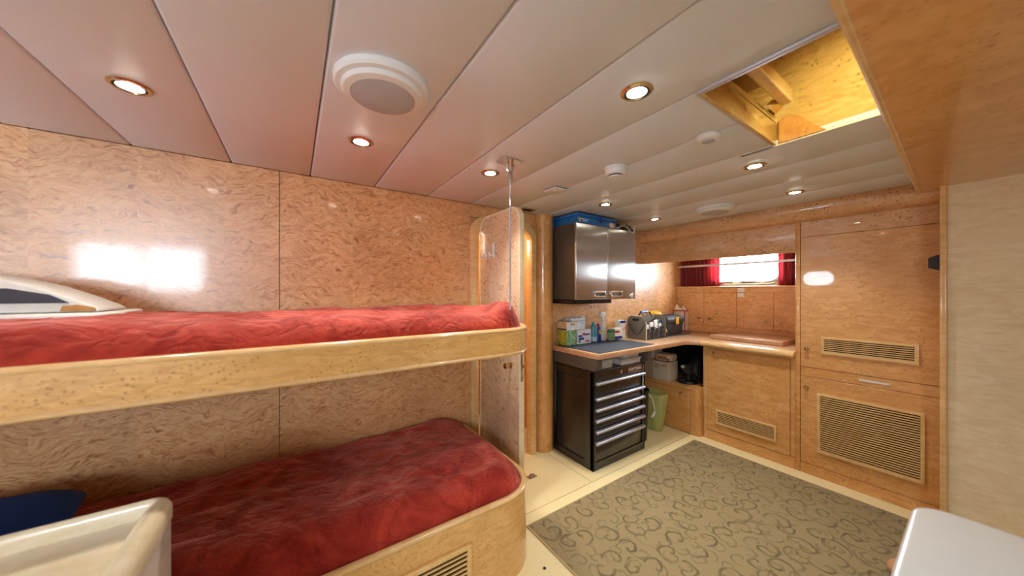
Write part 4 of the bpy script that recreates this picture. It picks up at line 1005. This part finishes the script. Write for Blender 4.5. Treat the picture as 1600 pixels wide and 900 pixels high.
# things on the bunks at the left
def pillow(name, c, r, mat, label, cat, rot=0.0, p=0.55):
    b = B().ellipsoid((0, 0, 0), r, 14, 1.0)
    for k, q in enumerate(b.v):
        e = max(abs(q.x) / r[0], abs(q.y) / r[1])
        ang = math.atan2(q.y / r[1], q.x / r[0]); st = 1 / max(abs(math.cos(ang)), abs(math.sin(ang)))
        st = 1 + (st - 1) * 0.75
        b.v[k] = Vector((q.x * st, q.y * st, q.z))
    b.xf(Matrix.Translation(c) @ Matrix.Rotation(rot, 4, 'Z'))
    return tag(mk(name, b, mat, None, 0, 2, 180), label, cat)
tag(mk('folded_towel', B().prism(rrect(-1.25, 1.58, -0.50, 1.93, 0.05, 5), 1.268, 1.286, 'z'), 'linen', None, 0.008, 3), 'flat white folded towel at the left end of the upper bunk', 'towel')
pc = thing('printed_bag', 'white bag with charcoal and brown print lying on the upper bunk', 'bag', (-0.85, 1.76, 1.287))
mk('sack', B().prism([(-0.535, 1.288), (-0.54, 1.300), (-0.60, 1.335), (-0.68, 1.375), (-0.80, 1.415), (-1.0, 1.43), (-1.2, 1.40), (-1.22, 1.288)], 1.66, 1.86, 'y'), 'linen', pc, 0.01, 3)
mk('brown_patch', B().prism([(-0.545, 1.291), (-0.548, 1.302), (-0.585, 1.312), (-0.615, 1.308), (-0.62, 1.291)], 1.655, 1.661, 'y'), 'brown_print', pc, 0.002)
mk('dark_patch', B().prism([(-0.60, 1.318), (-0.64, 1.345), (-0.72, 1.365), (-0.80, 1.36), (-0.80, 1.318)], 1.655, 1.661, 'y'), 'dark_print', pc, 0.002)
pillow('cushion', (-0.92, 1.72, 0.60), (0.30, 0.20, 0.085), 'blue_cloth', 'deep blue cushion on the lower bunk behind the bedside cabinet', 'cushion')

# ------------------------------------------------------------------ bedside cabinet, lower left
ns = thing('bedside_cabinet', 'cream lacquered bedside cabinet with raised rounded rim at lower left', 'cabinet', (-0.60, 0.85, 0))
mk('body', B().prism(rrect(-0.98, 0.42, -0.262, 1.205, 0.035, 5), 0.0, 0.772, 'z'), 'pale_marble', ns, 0.004)
mk('top', B().prism(rrect(-0.985, 0.41, -0.266, 1.204, 0.04, 5), 0.776, 0.784, 'z'), 'cream', ns, 0.002)
rim_o = rrect(-0.99, 0.405, -0.258, 1.212, 0.05, 8)
rb = B()
def rimsec(w, c0, c1):
    return None
side = [(0, 0.778), (0, 0.808), (-0.006, 0.819), (-0.018, 0.825), (-0.034, 0.824), (-0.046, 0.815), (-0.054, 0.800), (-0.06, 0.784)]
back = [(0, 0.778), (0, 0.812), (-0.004, 0.820), (-0.012, 0.823), (-0.018, 0.819), (-0.021, 0.810), (-0.023, 0.798), (-0.024, 0.784)]
verts = []; n = len(rim_o)
for i, (x, y) in enumerate(rim_o):
    a = rim_o[(i - 1) % n]; b_ = rim_o[(i + 1) % n]
    d = Vector((b_[0] - a[0], b_[1] - a[1])).normalized(); nx, ny = d.y, -d.x
    k = abs(nx) ** 2 if nx > 0 else 0.0
    for s_, q_ in zip(side, back):
        o = s_[0] * k + q_[0] * (1 - k); z = s_[1] * k + q_[1] * (1 - k)
        verts.append((x + nx * o, y + ny * o, z))
m_ = len(side); faces = []
for i in range(n):
    j = (i + 1) % n
    for k in range(m_):
        q = (k + 1) % m_
        faces.append((i * m_ + k, j * m_ + k, j * m_ + q, i * m_ + q))
mk('rim', rb.add(verts, faces), 'cream', ns, 0, 2, 50)

# white appliance, lower right, and the small tan thing by it
wa = thing('white_appliance', 'white appliance with rounded top corner in the lower right foreground', 'appliance', (0.86, -0.21, 0))
mk('casing', B().prism(rrect(0.625, -0.50, 1.205, 0.080, 0.03, 5), 0.0, 0.825, 'z'), 'white_enamel', wa, 0.003)
mk('top', B().prism(rrect(0.61, -0.515, 1.221, 0.0925, 0.055, 8), 0.827, 0.86, 'z'), 'white_enamel', wa, 0.012, 4)
tag(mk('door_stop', B().ellipsoid((2.36, 0.215, 0.045), (0.06, 0.045, 0.036), 12), 'tan_wood'), 'small rounded tan door stop on the rug beside the white appliance', 'door stop')

# ------------------------------------------------------------------ rug and floor fitting
rg = thing('rug', 'taupe scroll-patterned rug on the cream floor', 'rug', (2.05, 0.5, 0))
mk('pile', B().box(1.110, 0.115, 0.0005, 3.003, 1.470, 0.009), 'rug', rg, 0.003, 2)
mk('binding', B().ring([(1.103, 0.108), (3.010, 0.108), (3.010, 1.477), (1.103, 1.477)], [(1.112, 0.117), (3.001, 0.117), (3.001, 1.468), (1.112, 1.468)], 0.0005, 0.0075, 'z'), 'rug_edge', rg, 0.002)
ff = thing('floor_latch', 'small chrome latch fitting set in the floor near the lower bunk', 'latch', (1.435, 1.852, 0))
mk('plate', B().box(1.40, 1.83, 0.0, 1.47, 1.875, 0.004), 'chrome', ff, 0.001, 1)
mk('ring', B().tube([(1.435 + 0.016 * math.cos(a), 1.852 + 0.016 * math.sin(a), 0.010) for a in [2 * math.pi * i / 16 for i in range(16)]], 0.004, 6, True), 'chrome', ff)
tag(mk('floor_plug', B().lathe([(0.008, 0), (0.007, 0.002), (0, 0.002)], (1.012, 1.205, 0.0005), 14), 'black_plastic'), 'tiny dark plug in the floor between lower bunk and rug', 'plug')

# ------------------------------------------------------------------ ceiling fittings
def downlight(loc, label, first=None):
    if first is None:
        t = thing('downlight', label, 'downlight', loc, 'recessed ceiling downlights')
        x, y, z = loc
        mk('bezel', B().lathe([(0.050, 0.001), (0.050, -0.003), (0.044, -0.007), (0.038, -0.006), (0.036, 0.001)], (x, y, z), 32), 'brass', t)
        mk('gimbal', B().lathe([(0.0358, 0.0005), (0.0358, -0.004), (0.031, -0.006), (0.029, 0.0005)], (x, y, z), 32), 'black_plastic', t)
        mk('lens', B().lathe([(0.0288, 0.0), (0.0288, -0.004), (0.02, -0.0065), (0, -0.007)], (x, y, z), 28), 'lamp', t)
    else: t = dup(first, loc, label)
    l = bpy.data.lights.new('downlight_lamp', 'SPOT'); l.energy = SPOT_W; l.color = SPOT_COL; l.spot_size = math.radians(104); l.spot_blend = 1.0; l.shadow_soft_size = 0.028
    o = bpy.data.objects.new('downlight_lamp', l); COL.objects.link(o); o.parent = t; o.location = (0, 0, -0.012)
    return t
spots = [(-0.426, 1.503, 'brass downlight farthest left above the upper bunk'), (0.237, 1.503, 'brass downlight between the large round speaker and the back wall'), (0.881, 1.506, 'brass downlight beside the bunk hanger plate'),
         (0.913, 0.627, 'brass downlight left of the ceiling hatch'), (1.954, 0.658, 'brass downlight just beyond the ceiling hatch'), (2.687, 0.685, 'brass downlight nearest the cupboards at the right'),
         (1.903, 1.569, 'brass downlight in front of the blue case'), (2.653, 1.642, 'brass downlight in the far corner right of the steel cabinet')]
first = None
for x, y, lab in spots:
    r_ = downlight((x, y, ZC), lab, first)
    first = first or r_

def speaker(x, y, label):
    t = thing('ceiling_speaker', label, 'speaker', (x, y, ZC - 0.04), 'round ceiling speakers')
    mk('base_ring', B().lathe([(0.140, 0.0), (0.140, -0.012), (0.134, -0.020), (0.118, -0.023), (0.116, 0.0)], (x, y, ZC), 48), 'white_plastic', t)
    mk('bezel', B().lathe([(0.118, -0.010), (0.120, -0.026), (0.114, -0.034), (0.094, -0.038), (0.090, -0.010)], (x, y, ZC), 48), 'white_plastic', t)
    mk('grille', B().lathe([(0.0925, -0.030), (0.0925, -0.038), (0.06, -0.043), (0.0, -0.045)], (x, y, ZC), 48), 'grey_mesh', t)
speaker(0.232, 1.060, 'large round white ceiling speaker with grey grille, nearest the camera')
speaker(2.690, 1.168, 'round white ceiling speaker by the cornice in the far corner')
sd = thing('smoke_detector', 'white domed smoke detector on the ceiling', 'smoke detector', (1.385, 1.078, ZC - 0.05))
mk('mount', B().lathe([(0.056, 0.0), (0.057, -0.008), (0.053, -0.013)], (1.385, 1.078, ZC), 32), 'white_plastic', sd)
mk('dome', B().lathe([(0.052, -0.010), (0.051, -0.028), (0.044, -0.038), (0.034, -0.041)], (1.385, 1.078, ZC), 32), 'white_plastic', sd)
mk('vent_ring', B().lathe([(0.033, -0.040), (0.033, -0.048)], (1.385, 1.078, ZC), 16), 'black_plastic', sd)
mk('cap', B().lathe([(0.036, -0.047), (0.032, -0.052), (0, -0.053)], (1.385, 1.078, ZC), 28), 'white_plastic', sd)
se = thing('motion_sensor', 'flat white disc sensor on the ceiling beside the hatch', 'sensor', (1.424, 0.641, ZC - 0.03))
mk('body', B().lathe([(0.047, 0.0), (0.047, -0.006), (0.038, -0.018), (0.024, -0.022), (0.022, -0.016)], (1.424, 0.641, ZC), 32), 'white_plastic', se)
mk('lens', B().lathe([(0.0225, -0.016), (0.020, -0.023), (0, -0.026)], (1.424, 0.641, ZC), 24), 'grey_mesh', se)
sv = thing('ceiling_plate_cover', 'thin square white cover plate on the ceiling', 'plate', (1.37, 1.518, ZC - 0.012))
mk('plate', B().box(1.312, 1.462, ZC - 0.012, 1.428, 1.574, ZC - 0.006), 'white_plastic', sv, 0.002)
mk('collar', B().box(1.335, 1.485, ZC - 0.007, 1.405, 1.551, ZC), 'white_plastic', sv)
mk('clip', B().cyl((1.425, 1.49, ZC - 0.007), 0.006, 0.007, 'z', 10), 'brass', sv)
dv = thing('air_slot', 'small dark air slot in the ceiling above the door', 'vent', (1.523, 2.02, ZC - 0.006))
mk('surround', B().ring([(1.46, 1.98), (1.585, 1.98), (1.585, 2.06), (1.46, 2.06)], [(1.475, 1.993), (1.57, 1.993), (1.57, 2.047), (1.475, 2.047)], ZC - 0.006, ZC, 'z'), 'brass', dv, 0.001)
mk('opening', B().box(1.475, 1.993, ZC - 0.002, 1.57, 2.047, ZC), 'hollow_shade', dv)
